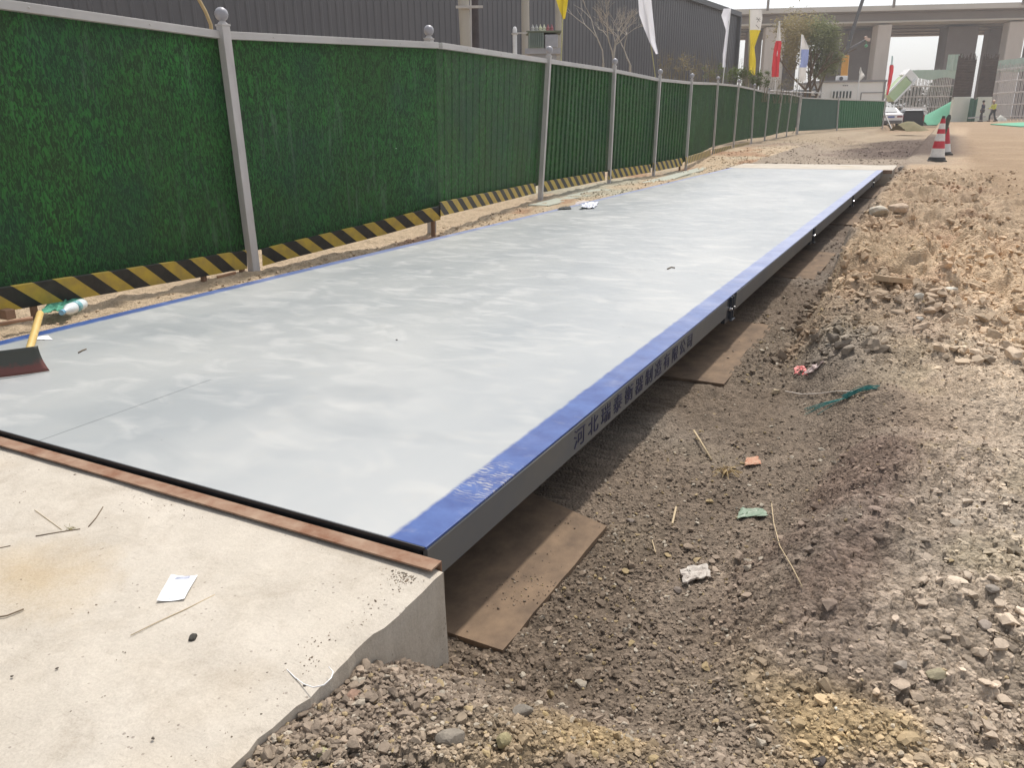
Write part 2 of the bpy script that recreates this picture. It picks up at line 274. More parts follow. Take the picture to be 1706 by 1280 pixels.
# ------------------------------------------------------------------ mesh building
class MB:
    def __init__(s): s.v = []; s.f = []; s.mi = []; s.uv = []
    def add(s, vs, fs, mi=0, uvs=None):
        o = len(s.v); s.v += [tuple(map(float, p)) for p in vs]
        for k, f in enumerate(fs): s.f.append(tuple(i + o for i in f)); s.mi.append(mi); s.uv.append(uvs[k] if uvs else None)
        return s
    def box(s, lo, hi, mi=0):
        x0, y0, z0 = lo; x1, y1, z1 = hi
        return s.add([(x0, y0, z0), (x1, y0, z0), (x1, y1, z0), (x0, y1, z0), (x0, y0, z1), (x1, y0, z1), (x1, y1, z1), (x0, y1, z1)],
                     [(0, 3, 2, 1), (4, 5, 6, 7), (0, 1, 5, 4), (1, 2, 6, 5), (2, 3, 7, 6), (3, 0, 4, 7)], mi)
    def obox(s, c, ax, ay, az, mi=0):                   # oriented box, half axes
        c, ax, ay, az = map(np.asarray, (c, ax, ay, az)); vs = []
        for dz in (-1, 1):
            for dx, dy in ((-1, -1), (1, -1), (1, 1), (-1, 1)): vs.append(c + ax * dx + ay * dy + az * dz)
        return s.add(vs, [(0, 3, 2, 1), (4, 5, 6, 7), (0, 1, 5, 4), (1, 2, 6, 5), (2, 3, 7, 6), (3, 0, 4, 7)], mi)
    def bar(s, a, b, wx, wy, mi=0, side=None):          # square bar from a to b
        a = np.asarray(a, float); b = np.asarray(b, float); d = (b - a); l = np.linalg.norm(d); d /= l
        sd = np.asarray(side, float) if side is not None else (np.array([0, 0, 1.]) if abs(d[2]) < .9 else np.array([1., 0, 0]))
        x = np.cross(d, sd); x /= np.linalg.norm(x); y = np.cross(d, x)
        return s.obox((a + b) / 2, x * wx / 2, y * wy / 2, d * l / 2, mi)
    def tube(s, pts, rad, n=8, mi=0, cap=True):
        pts = [np.asarray(p, float) for p in pts]; rad = rad if hasattr(rad, '__len__') else [rad] * len(pts); vs = []; fs = []
        for i, p in enumerate(pts):
            d = pts[min(i + 1, len(pts) - 1)] - pts[max(i - 1, 0)]; d /= (np.linalg.norm(d) + 1e-9)
            a = np.array([0, 0, 1.]) if abs(d[2]) < .8 else np.array([1., 0, 0]); x = np.cross(d, a); x /= np.linalg.norm(x); y = np.cross(d, x)
            for k in range(n): t = 2 * math.pi * k / n; vs.append(p + (x * math.cos(t) + y * math.sin(t)) * rad[i])
        for i in range(len(pts) - 1):
            for k in range(n): fs.append((i * n + k, i * n + (k + 1) % n, (i + 1) * n + (k + 1) % n, (i + 1) * n + k))
        if cap: fs.append(tuple(range(n))[::-1]); fs.append(tuple((len(pts) - 1) * n + k for k in range(n)))
        return s.add(vs, fs, mi)
    def lathe(s, c, prof, n=20, mi=0, axis=None):       # prof: (r, h) pairs along axis from c
        c = np.asarray(c, float); z = np.asarray(axis if axis is not None else (0, 0, 1.), float); z /= np.linalg.norm(z)
        a = np.array([1., 0, 0]) if abs(z[0]) < .8 else np.array([0, 1., 0]); x = np.cross(z, a); x /= np.linalg.norm(x); y = np.cross(z, x)
        vs = []; fs = []
        for r, h in prof:
            for k in range(n): t = 2 * math.pi * k / n; vs.append(c + z * h + (x * math.cos(t) + y * math.sin(t)) * r)
        for i in range(len(prof) - 1):
            for k in range(n): fs.append((i * n + k, i * n + (k + 1) % n, (i + 1) * n + (k + 1) % n, (i + 1) * n + k))
        fs.append(tuple(range(n))[::-1]); fs.append(tuple((len(prof) - 1) * n + k for k in range(n)))
        return s.add(vs, fs, mi)
    def ball(s, c, r, n=14, mi=0, sq=(1, 1, 1)):
        vs = []; fs = []; k = n // 2
        for i in range(k + 1):
            t = math.pi * i / k
            for j in range(n): a = 2 * math.pi * j / n; vs.append((c[0] + r * sq[0] * math.sin(t) * math.cos(a), c[1] + r * sq[1] * math.sin(t) * math.sin(a), c[2] + r * sq[2] * math.cos(t)))
        for i in range(k):
            for j in range(n): fs.append((i * n + j, i * n + n + j, i * n + n + (j + 1) % n, i * n + (j + 1) % n))
        return s.add(vs, fs, mi)
OFF = {}
def thing(name, label, cat, loc=(0, 0, 0), group=None):
    o = bpy.data.objects.new(name, None); COL.objects.link(o); o.location = tuple(map(float, loc)); OFF[o.name] = np.array(loc, float)
    o['label'] = label; o['category'] = cat; o.empty_display_size = .2
    if group: o['group'] = group
    return o
def tag(o, label, cat, group=None):
    o['label'] = label; o['category'] = cat
    if group: o['group'] = group
    return o
def make(name, mb, mats, parent=None, smooth=False, bevel=0, origin=None):
    off = OFF[parent.name] if parent is not None else (np.array(origin, float) if origin is not None else np.zeros(3))
    me = bpy.data.meshes.new(name); me.from_pydata([tuple(np.array(v) - off) for v in mb.v], [], mb.f)
    if not isinstance(mats, (list, tuple)): mats = [mats]
    for m_ in mats: me.materials.append(m_)
    me.polygons.foreach_set('material_index', mb.mi)
    if any(u is not None for u in mb.uv):
        ul = me.uv_layers.new(name='UVMap')
        for p, u in zip(me.polygons, mb.uv):
            if u:
                for li, c in zip(p.loop_indices, u): ul.data[li].uv = c
    bm = bmesh.new(); bm.from_mesh(me); bmesh.ops.recalc_face_normals(bm, faces=bm.faces[:]); bm.to_mesh(me); bm.free()
    if smooth: me.polygons.foreach_set('use_smooth', [True] * len(me.polygons))
    o = bpy.data.objects.new(name, me); COL.objects.link(o); OFF[o.name] = off
    if parent is not None: o.parent = parent
    elif origin is not None: o.location = tuple(off)
    if bevel:
        b = o.modifiers.new('bevel', 'BEVEL'); b.width = bevel; b.segments = 2; b.limit_method = 'ANGLE'
    return o
def struct(o): o['kind'] = 'structure'; return o

# ------------------------------------------------------------------ ground
def logspace_axis(lo, hi, c, step, grow):
    a = [c]; s = step
    while a[-1] < hi: a.append(a[-1] + s); s = max(step, (a[-1] - c) * grow)
    b = [c]; s = step
    while b[-1] > lo: b.append(b[-1] - s); s = max(step, (c - b[-1]) * grow)
    return np.array(sorted(set(b + a)))
def rough_soil():
    N, L, b = nodes(M_ground); tc = N.new('ShaderNodeTexCoord').outputs['Object']
    v = N.new('ShaderNodeTexVoronoi'); v.inputs['Scale'].default_value = 95; L.new(tc, v.inputs['Vector'])
    h = math_(N, L, 'ADD', math_(N, L, 'MULTIPLY', v.outputs['Distance'], -.9), noise_(N, L, tc, 70, 8, .75)); bp = N.new('ShaderNodeBump'); bp.inputs['Strength'].default_value = 1; bp.inputs['Distance'].default_value = .009
    L.new(h, bp.inputs['Height']); L.new(bp.outputs[0], b.inputs['Normal'])
rough_soil()
PADS = [(1.50, 2.24, -.835), (3.92, 5.30, -.84), (7.05, 8.60, -.82), (11.0, 12.3, -.80), (15.0, 17.5, -.80)]
def ground():
    xs = []; x = -.98
    fine = np.arange(-.98, .75, .0048)
    r = [fine[-1]]; 
    while r[-1] < 420: r.append(r[-1] + max(.006, (r[-1] - .7) * .03 + .006))
    mid = np.concatenate([np.arange(-4.45, -3.98, .014), np.arange(-3.95, -1.02, .12), [-1.0]])
    l = [-4.45]
    while l[-1] > -420: l.append(l[-1] - max(.02, (-4.45 - l[-1]) * .05 + .02))
    xs = np.unique(np.round(np.concatenate([l, mid, fine, r]), 5))
    y = [.25]
    while y[-1] < 700: y.append(y[-1] + max(.0048, y[-1] * .0036))
    back = [.25]
    while back[-1] > -40: back.append(back[-1] - max(.06, (.25 - back[-1]) * .3))
    ys = np.unique(np.concatenate([back, y]))
    Xg, Yg = np.meshgrid(xs, ys); Z = height(Xg, Yg)
    for (pa_, pb_, xe) in PADS: inr = (Xg < xe - .02) & (Xg > -4) & (Yg > pa_ + .02) & (Yg < pb_ - .02); Z = np.where(inr, np.minimum(Z, -.335), Z)
    # ground keeps below the concrete of the near ramp
    inr = (Xg < -.95) & (Xg > -4.2) & (Yg < 1.38); Z = np.where(inr, np.minimum(Z, -.34), Z)
    inr = (Xg < -.87) & (Xg > -4.2) & (Yg > 17.7) & (Yg < 19.8); Z = np.where(inr, np.minimum(Z, -.2), Z)
    ny, nx = Xg.shape; co = np.stack([Xg, Yg, Z], -1).reshape(-1, 3).astype(np.float32)
    idx = np.arange(ny * nx).reshape(ny, nx); q = np.stack([idx[:-1, :-1], idx[:-1, 1:], idx[1:, 1:], idx[1:, :-1]], -1).reshape(-1, 4)
    me = bpy.data.meshes.new('ground'); me.vertices.add(len(co)); me.vertices.foreach_set('co', co.ravel())
    me.loops.add(q.size); me.loops.foreach_set('vertex_index', q.ravel().astype(np.int32))
    me.polygons.add(len(q)); me.polygons.foreach_set('loop_start', np.arange(0, q.size, 4, dtype=np.int32)); me.polygons.foreach_set('loop_total', np.full(len(q), 4, dtype=np.int32))
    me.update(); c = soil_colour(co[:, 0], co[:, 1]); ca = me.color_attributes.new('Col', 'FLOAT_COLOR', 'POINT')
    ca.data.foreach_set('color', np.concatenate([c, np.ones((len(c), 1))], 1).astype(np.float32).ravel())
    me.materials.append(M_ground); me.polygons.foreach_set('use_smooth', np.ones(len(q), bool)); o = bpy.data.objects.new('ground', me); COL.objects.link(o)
    o['kind'] = 'structure'; return o
def soil_colour(x, y):
    x = np.asarray(x, float); y = np.asarray(y, float)
    gravel = np.array([.25, .20, .16]); dark = np.array([.155, .12, .092]); sand = np.array([.46, .345, .235]); yel = np.array([.42, .31, .16])
    road = np.array([.33, .235, .152]); purp = np.array([.185, .146, .115]); pale = np.array([.44, .37, .29]); grey = np.array([.28, .245, .21]); olive = np.array([.29, .25, .165])
    def mixc(c, t, k): t = np.clip(t, 0, 1)[:, None]; return c * (1 - t) + k * t
    c = np.tile(gravel, (len(x), 1))
    c = mixc(c, sm(.0, .5, fbm(x * 1.3, y * 1.3, 3, 61)) * .8, grey)
    c = mixc(c, sm(.05, .5, fbm(x * 2.1 + 9, y * 2.1, 3, 62)) * .7, purp)
    c = mixc(c, sm(.10, .5, fbm(x * 2.7 + 4, y * 2.7, 3, 66)) * (.15 + .4 * sm(-.2, .2, x)), olive)
    d1 = x + fbm(x * 2, y * 2, 2, 63) * .12
    c = mixc(c, sm(-.05, .45, d1) * sm(1.0, 2.0, y) * .55, pale)
    # pit floor darker
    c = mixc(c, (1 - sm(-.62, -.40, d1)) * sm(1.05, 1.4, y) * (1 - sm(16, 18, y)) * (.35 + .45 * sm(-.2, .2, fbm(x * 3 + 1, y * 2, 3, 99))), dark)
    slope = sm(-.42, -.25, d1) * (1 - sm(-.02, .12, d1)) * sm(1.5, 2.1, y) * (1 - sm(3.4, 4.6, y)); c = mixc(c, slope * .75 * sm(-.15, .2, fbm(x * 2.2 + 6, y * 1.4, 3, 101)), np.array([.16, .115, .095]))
    # sandy bank and dirt road
    b = sm(3.4, 5.6, y + fbm(x * 1.5, y * 1.5, 3, 64) * 1.1 + x * .4) * sm(-.72, -.5, d1)
    c = mixc(c, b * .95, sand)
    c = mixc(c, b * sm(0, .5, fbm(x * 3, y * 3, 3, 65)) * .6, np.array([.42, .28, .19]))
    rd = sm(.0, .5, x - np.interp(y, [4, 8, 16, 30, 60, 90], [1.0, .6, .25, .3, 1.0, -5])) * sm(3, 6, y)
    c = mixc(c, rd, road); c = mixc(c, rd * sm(-.1, .5, fbm(x * .5, y * 2.2, 4, 67)) * .6, np.array([.42, .31, .205]))
    # yellow sand spilt in the near corner
    c = mixc(c, sm(.05, .42, fbm(x * 2.6 + 2, y * 2.6 + 5, 3, 68)) * (1 - sm(1.25, 1.9, y)) * sm(-.7, -.3, x) * .85, yel)
    # beyond the deck: grey gravel then brown
    f = sm(18.4, 20, y) * (1 - sm(-.6, .6, x)); c = mixc(c, f, np.array([.33, .27, .21])); c = mixc(c, f * sm(-.1, .4, fbm(x * .8, y * .35, 3, 69)) * .7, np.array([.22, .16, .13]))
    c = mixc(c, f * sm(26, 34, y) * .5, np.array([.40, .31, .20])); c = mixc(c, sm(21.5, 24, y) * (1 - sm(38, 46, y)) * sm(-3.6, -1.9, x + fbm(x * .7, y * .25, 3, 77) * 2) * (1 - sm(.0, 1.0, x)) * .9, np.array([.10, .07, .058])); c = mixc(c, sm(45, 70, y) * .9, np.array([.34, .24, .155]))
    l = (1 - sm(-4.02, -3.98, x)) * (1 - sm(24, 30, y)); c = mixc(c, l, np.array([.50, .39, .27]))
    c = mixc(c, l * sm(.05, .4, fbm(x * 2.2, y * .9, 3, 70)) * sm(4, 6.5, y) * .7, np.array([.36, .20, .12]))
    c = mixc(c, l * sm(8.8, 10, y) * (1 - sm(20, 22, y)) * sm(-.1, .3, fbm(x * 1.2, y * .6, 2, 71)) * .6, np.array([.42, .44, .36]))
    wx = x + fbm(x * 40, y * 40, 2, 95) * .006; wy = y + fbm(x * 40 + 7, y * 40, 2, 96) * .006; w1 = worley(wx * 27, wy * 27 * 1.15, 3); w2 = worley(wx * 62, wy * 62, 4)
    k = (1 - sm(3, 7, y)) * sm(-4, -3.9, x); mk = sm(-.12, .22, fbm(x * 1.5 + 5, y * 1.5, 3, 91) + .25 * sm(.0, .4, x)) * k
    c = c * (1 + (w1[1] - .42) * .55 * mk + (w2[1] - .5) * .45 * k)[:, None]
    near = (1 - sm(5, 9, y)) * sm(-4, -3.9, x); rt_ = sm(-.35, .15, x); c = c * (1 + near[:, None] * (rt_[:, None] * np.array([.30, .29, .26]) + (1 - rt_)[:, None] * np.array([-.03, -.04, -.08])))
    return c
ground()

ICO = None
def ico(sub):
    bm = bmesh.new(); bmesh.ops.create_icosphere(bm, subdivisions=sub, radius=1); v = np.array([p.co[:] for p in bm.verts]); f = np.array([[q.index for q in p.verts] for p in bm.faces]); bm.free(); return v, f
def stones(name, pts, sizes, cols, sub, label_kind='stuff', flat=.65):
    v, f = ico(sub); n = len(pts); V = np.empty((n, len(v), 3), np.float32)
    base = np.random.normal(0, 1, (n, 3, 3)); 
    for k in range(24):                                  # 24 irregular shapes, reused with random turns
        sel_ = np.arange(n) % 24 == k
        if not sel_.any(): continue
        rs = np.random.RandomState(k); d = 1 + rs.uniform(-.30, .26, len(v)); sh = v * d[:, None]
        for _ in range(8):                               # knock flats into it
            nrm = rs.normal(size=3); nrm /= np.linalg.norm(nrm); dist = rs.uniform(.35, .68); t = sh @ nrm; sh = sh - np.outer(np.maximum(t - dist, 0), nrm)
        ids = np.where(sel_)[0]; a = np.random.uniform(0, 6.283, len(ids)); ca, sa = np.cos(a), np.sin(a)
        st = np.random.uniform(.7, 1.25, (len(ids), 3)); st[:, 2] *= flat; st *= sizes[ids][:, None]
        tl = np.random.normal(0, .35, len(ids))
        w_ = sh[None] * st[:, None, :]; x = w_[..., 0] * ca[:, None] - w_[..., 1] * sa[:, None]; y = w_[..., 0] * sa[:, None] + w_[..., 1] * ca[:, None]; z = w_[..., 2] + x * tl[:, None] * .5
        V[ids] = np.stack([x, y, z], -1)
    V += pts[:, None, :].astype(np.float32); Fq = (f[None] + (np.arange(n) * len(v))[:, None, None]).reshape(-1, 3)
    me = bpy.data.meshes.new(name); me.vertices.add(n * len(v)); me.vertices.foreach_set('co', V.ravel()); me.loops.add(Fq.size); me.loops.foreach_set('vertex_index', Fq.ravel().astype(np.int32))
    me.polygons.add(len(Fq)); me.polygons.foreach_set('loop_start', np.arange(0, Fq.size, 3, dtype=np.int32)); me.polygons.foreach_set('loop_total', np.full(len(Fq), 3, dtype=np.int32)); me.update(); me.polygons.foreach_set('use_smooth', np.zeros(len(Fq), bool))
    ca = me.color_attributes.new('Col', 'FLOAT_COLOR', 'POINT'); c = np.repeat(np.concatenate([cols, np.ones((n, 1))], 1), len(v), 0).astype(np.float32)
    ca.data.foreach_set('color', c.ravel()); me.materials.append(M_stone); o = bpy.data.objects.new(name, me); COL.objects.link(o); return o
def scatter_xy(n, x0, x1, y0, y1, p=1.0):
    x = np.random.uniform(x0, x1, n); u = np.random.uniform(0, 1, n)
    y = (y0 ** (-p + 1e-6) + u * (y1 ** (-p + 1e-6) - y0 ** (-p + 1e-6))) ** (1 / (-p + 1e-6)); return x, y
def free(x, y):
    k = ~((x < -.90) & (y < 1.42)); k &= ~((x < -.80) & (y < 17.6)); k &= x > -4.0
    for (y0, y1, xr) in PADS: k &= ~((x < xr + .01) & (y > y0 - .0) & (y < y1 + .0))
    return k
def gravel():
    for nm, n, sub, s0, s1, xr, yr, pw in (('gravel', 12500, 2, .0075, .018, (-1.0, 1.2), (.55, 3.4), 1.6), ('fine_gravel', 150000, 1, .0032, .0092, (-1.0, 1.5), (.55, 6.5), 1.35), ('far_gravel', 13000, 1, .008, .026, (-.95, 3.0), (4, 18), 1.0)):
        x, y = scatter_xy(n, *xr, *yr, pw)
        k = ~((x < -.93) & (y < 1.40)); k &= ~((x < -.99) & (y > 1.3) & (y < 17.6))
        onpad = np.zeros(len(x), bool)
        for (y0, y1, xe) in PADS: onpad |= (x < xe - .004) & (y > y0 + .0) & (y < y1 - .0)
        k &= ~(onpad & (np.random.uniform(0, 1, len(x)) > .04 + .5 * sm(.12, .3, fbm(x * 5, y * 5, 3, 103))))
        # fewer stones on the smooth sandy patches
        dens = .62 + fbm(x * 1.4, y * 1.4, 3, 81) * .9
        if nm == 'far_gravel': dens = .15 + .55 * sm(-.2, .3, fbm(x * 1.4, y * .8, 3, 82)) * (1 - sm(.2, .7, x))
        elif nm == 'gravel': dens = .45 + fbm(x * 1.9, y * 1.9, 3, 83) * 1.3 + .35 * (1 - sm(.9, 1.8, y))
        smooth = np.exp(-(((x + .02) / .28) ** 2 + ((y - 2.0) / .35) ** 2)) * .8; dens = dens - smooth
        k &= np.random.uniform(0, 1, len(x)) < dens
        x, y = x[k], y[k]; op = onpad[k]; s = s0 + (s1 - s0) * (np.random.uniform(0, 1, len(x)) ** (1.7 if nm == 'fine_gravel' else 2.4))
        s = s * (1 + .12 * np.maximum(y - 1.5, 0) * (nm != 'far_gravel'))
        s = np.where(op, s * .55, s); z = np.where(op, -.3045, height(x, y)) + s * .22; c = soil_colour(x, y); j = np.random.uniform(.8, 1.36, (len(x), 1)); c = c * j
        g = np.random.uniform(0, 1, len(x)); pale = g < .07; c[pale] = c[pale] * .3 + np.array([.46, .41, .33]) * .7
        yl = (g > .95); c[yl] = c[yl] * .4 + np.array([.42, .32, .16]) * .6
        o = stones(nm, np.stack([x, y, z], 1), s, c, sub); o['kind'] = 'stuff'
        o['label'] = {'gravel': 'grey brown crushed stones lying in the near right corner', 'fine_gravel': 'fine brown chippings covering the ground right of the weighbridge', 'far_gravel': 'loose clods scattered over the sandy bank and road edge'}[nm]; o['category'] = 'gravel'
    for nm, n, (xa, xb), (ya, yb), (s0, s1), fl_, lab, pw in (('clods', 8000, (-.25, 1.5), (.9, 6), (.007, .027), .5, 'flat brown clods packed together on the near right ground', 1.4), ('bank_clods', 12000, (-.72, 1.2), (4.0, 17), (.007, .050), .75, 'large crumbly sandy clods heaped on the bank beside the trench', .8), ('rubble', 4500, (-5.4, -.7), (19.7, 38), (.008, .042), .6, 'small rubble strewn between the far apron and the end of the fence', 1.2)):
        x, y = scatter_xy(n, xa, xb, ya, yb, pw); k = np.random.uniform(0, 1, n) < .55 + fbm(x * 1.6, y * 1.6, 3, 87 + (nm == 'clods')) * 1.6; k &= ~((x < -.5) & (y < 4.4)); 
        if nm == 'rubble': k = np.random.uniform(0, 1, n) < .7
        elif nm == 'clods': k &= np.random.uniform(0, 1, n) < .35 + .65 * sm(.0, .35, x + .3 * (y < 1.5))
        else: k &= np.random.uniform(0, 1, n) < 1 - .85 * sm(.1, .8, x)
        x, y = x[k], y[k]; s_ = s0 + (s1 - s0) * np.random.uniform(0, 1, len(x)) ** 3.2; c = soil_colour(x, y) * np.random.uniform(.82, 1.25, (len(x), 1))
        o = stones(nm, np.stack([x, y, height(x, y) + s_ * .12], 1), s_, c, 2, flat=fl_); o['kind'] = 'stuff'; o['label'] = lab; o['category'] = 'soil'
    # crumbs of soil on the near ramp, mostly along its edges
    n = 1500; x = np.where(np.random.uniform(0, 1, n) < .5, -.97 - np.abs(np.random.normal(0, .05, n)), np.random.uniform(-3.2, -.95, n)); y = np.where(np.random.uniform(0, 1, n) < .45, 1.335 - np.abs(np.random.normal(0, .03, n)), np.random.uniform(.3, 1.33, n))
    k = (np.random.uniform(0, 1, n) < .35) | (fbm(x * 6, y * 6, 2, 89) > .12); x, y = x[k], y[k]; s_ = np.random.uniform(.0010, .0032, len(x)) * (1 + 1.2 * (np.random.uniform(0, 1, len(x)) > .97)); c = np.tile([.17, .135, .10], (len(x), 1)) * np.random.uniform(.5, 1.7, (len(x), 1))
    o = stones('soil_crumbs', np.stack([x, y, -.0315 - .05 * np.maximum(0, .95 - y) ** 1.6 + s_ * .3], 1), s_, c, 1); o['kind'] = 'stuff'; o['label'] = 'dark crumbs of soil strewn on the concrete ramp'; o['category'] = 'soil'
    # loose clods along the fence foot and behind the far apron
    x = np.random.uniform(-4.75, -4.06, 5000); y = np.random.uniform(1.9, 24, 5000) ** 1.0
    k = np.random.uniform(0, 1, 5000) < .25 + fbm(x * 2, y * .9, 3, 84) * 1.4; x, y = x[k], y[k]; s = np.random.uniform(.006, .022, len(x)) ** 1.0
    c = soil_colour(x, y) * np.random.uniform(.7, 1.15, (len(x), 1)); z = height(x, y) + s * .3
    o = stones('soil_clods', np.stack([x, y, z], 1), s, c, 1); o['kind'] = 'stuff'; o['label'] = 'crumbly sandy clods between the deck and the green fence'; o['category'] = 'soil'
gravel()

# ------------------------------------------------------------------ near ramp, far apron
def ramp():
    t = thing('concrete_ramp', 'pale concrete approach ramp with a rusty steel edge, at the near end of the weighbridge', 'ramp', (-2.5, .6, -.03))
    mb = MB(); xs = np.concatenate([[-7], np.arange(-4.4, -1.0, .05), [-.965, -.945, -.93]]); ys = np.concatenate([[-4, -2, -1, -.3], np.arange(0, 1.36, .03), [1.374, 1.385]])
    def top(x, y):
        z = -.030 - .05 * max(0, .95 - y) ** 1.6 + .003 * mnoise.noise(Vector((x * 3, y * 3, 1))) + .0012 * mnoise.noise(Vector((x * 18, y * 18, 1)))
        if x > -.98: z -= .006 * (1 + mnoise.noise(Vector((x * 8, y * 14, 3)))) * (x + .98) / .05
        return z
    def edge(x, y):
        return x + (.010 * mnoise.noise(Vector((y * 7, 1, 2))) + .006 * mnoise.noise(Vector((y * 25, 5, 2))) if x > -.96 else 0)
    n = len(ys)
    vs = [(edge(x, y), y, top(x, y)) for x in xs for y in ys]; fs = [(i * n + j, (i + 1) * n + j, (i + 1) * n + j + 1, i * n + j + 1) for i in range(len(xs) - 1) for j in range(n - 1)]
    mb.add(vs, fs); o = len(mb.v); nx = len(xs)
    mb.add([(edge(-.93, y) + .0, y, top(-.93, y)) for y in ys] + [(edge(-.93, y) + .012, y, -.6) for y in ys], [(j, j + 1, n + j + 1, n + j) for j in range(n - 1)])
    mb.add([(x, ys[-1], top(x, ys[-1])) for x in xs] + [(x, ys[-1], -.6) for x in xs], [(j, j + 1, nx + j + 1, nx + j) for j in range(nx - 1)])
    make('slab', mb, M_conc, t, smooth=False)
    mb = MB(); # rusty angle iron along the edge, a little uneven
    mb.box((-7, 1.354, -.0205), (-.945, 1.400, -.0155)); mb.box((-7, 1.395, -.075), (-.945, 1.400, -.0205)); make('edge_angle', mb, M_rust, t)
ramp()
def apron():
    mb = MB(); xs = np.linspace(-4.1, -.84, 24); y1 = [19.5 + .12 * mnoise.noise(Vector((x * 2, 0, 0))) for x in xs]
    vs = []
    for x, b in zip(xs, y1): vs += [(x, 17.66, -.012), (x, b, .0), (x, 17.66, -.6), (x, b, -.6)]
    fs = []
    for i in range(len(xs) - 1): a = i * 4; c = a + 4; fs += [(a, c, c + 1, a + 1), (a, a + 2, c + 2, c), (a + 1, c + 1, c + 3, a + 3)]
    e = (len(xs) - 1) * 4; fs += [(0, 1, 3, 2), (e, e + 2, e + 3, e + 1)]
    mb.add(vs, fs); t = thing('concrete_apron', 'pale concrete exit apron beyond the far end of the weighbridge', 'apron', (-2.5, 18.5, 0))
    make('slab', mb, M_conc, t); mb = MB(); mb.box((-4.1, 17.655, -.006), (-.84, 17.70, -.001)); mb.box((-4.1, 17.65, -.07), (-.84, 17.6555, -.006)); make('edge_angle', mb, M_rust, t)
apron()

# ------------------------------------------------------------------ weighbridge
def weighbridge():
    t = thing('weighbridge', 'long light grey steel truck scale deck with blue painted borders', 'weighbridge', (-2.5, 9.5, 0))
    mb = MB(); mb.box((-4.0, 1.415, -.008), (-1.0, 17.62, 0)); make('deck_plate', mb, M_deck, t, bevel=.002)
    mb = MB(); mb.box((-3.98, 1.419, -.05), (-1.02, 1.43, -.0085)); mb.box((-3.99, 1.411, -.010), (-1.003, 1.4145, -.0005)); make('end_plate', mb, M_blacksteel, t)
    J = [4.70, 8.13, 11.84, 15.36]; y = 1.42
    for k, j in enumerate(J + [17.60]):
        b = j - .12 if k < 4 else j; mb = MB()
        # folded side sheet with a returned lip
        vs = []; prof = [(-1.0005, -.0085), (-.9985, -.012), (-1.0, -.112), (-1.008, -.118), (-1.06, -.118), (-1.06, -.112), (-1.012, -.110), (-1.012, -.0085)]
        n = len(prof); ny = 12
        for q in range(ny + 1):
            yy = y + (b - y) * q / ny; wv = .0025 * mnoise.noise(Vector((yy * 1.1, 3, 1)))
            vs += [(px + wv, yy, pz) for px, pz in prof]
        fs = [(q * n + i, q * n + (i + 1) % n, (q + 1) * n + (i + 1) % n, (q + 1) * n + i) for q in range(ny) for i in range(n)]
        fs += [tuple(range(n)), tuple(ny * n + i for i in range(n))]; mb.add(vs, fs); make('side_panel', mb, M_side, t)
        y = j + .12
    for j in J:
        mb = MB(); mb.box((-1.03, j - .118, -.155), (-1.006, j + .118, -.0086)); 
        mb.box((-1.0055, j - .028, -.145), (-.99, j - .018, -.0087)); mb.box((-1.0055, j + .018, -.145), (-.99, j + .028, -.0087)); mb.box((-1.0, j - .04, -.153), (-.98, j + .04, -.1455))
        jp = make('splice_bracket', mb, M_joint, t, bevel=.002)
        mb = MB(); mb.lathe((-1.004, j + .002 - .045, -.078), [(.013, 0), (.013, .010), (.007, .0105), (.007, .022)], 6, axis=(1, 0, 0)); make('bolt', mb, M_bolt, jp)
        mb = MB(); mb.lathe((-1.004, j + .06, -.085), [(.010, 0), (.010, .008), (.005, .0085), (.005, .016)], 6, axis=(1, 0, 0)); make('bolt', mb, M_bolt, jp)
    for x in (-1.12, -1.7, -2.3, -2.9, -3.4, -3.9):
        mb = MB(); mb.box((x - .05, 1.44, -.19), (x + .05, 17.58, -.009)); make('under_beam', mb, M_under, t)
    mb = MB(); mb.box((-4.0, 1.42, -.11), (-3.99, 17.6, -.0085)); make('side_panel', mb, M_side, t)
    for yy in (1.85, 4.7, 8.13, 11.84, 15.36, 17.2):
        for x in (-1.25, -3.7):
            mb = MB(); mb.lathe((x, yy, -.335), [(.08, 0), (.08, .03), (.045, .035), (.045, .10), (.07, .105), (.07, .145)], 14); make('load_cell', mb, M_under, t, smooth=False)
    # lettering on the side
    cu = bpy.data.curves.new('lettering', 'FONT'); cu.body = '河北瑞泰衡器制造有限公司'; cu.size = .078; cu.space_character = 1.42; cu.extrude = .0006
    to = bpy.data.objects.new('tmp', cu); COL.objects.link(to); bpy.context.view_layer.update()
    dg = bpy.context.evaluated_depsgraph_get(); me = bpy.data.meshes.new_from_object(to.evaluated_get(dg)); bpy.data.objects.remove(to)
    me.materials.clear(); me.materials.append(M_text); xs = [v.co.x for v in me.vertices]; L_ = max(xs) - min(xs) if xs else 1; print('lettering verts', len(xs), L_)
    sc = 1.50 / L_
    for v in me.vertices:
        X, Yv, Zv = v.co; v.co = (-.9975 + Zv + 2.5, 2.33 + (X - min(xs)) * sc - 9.5, -.088 + Yv)
    lo = bpy.data.objects.new('lettering', me); COL.objects.link(lo); lo.parent = t
weighbridge()
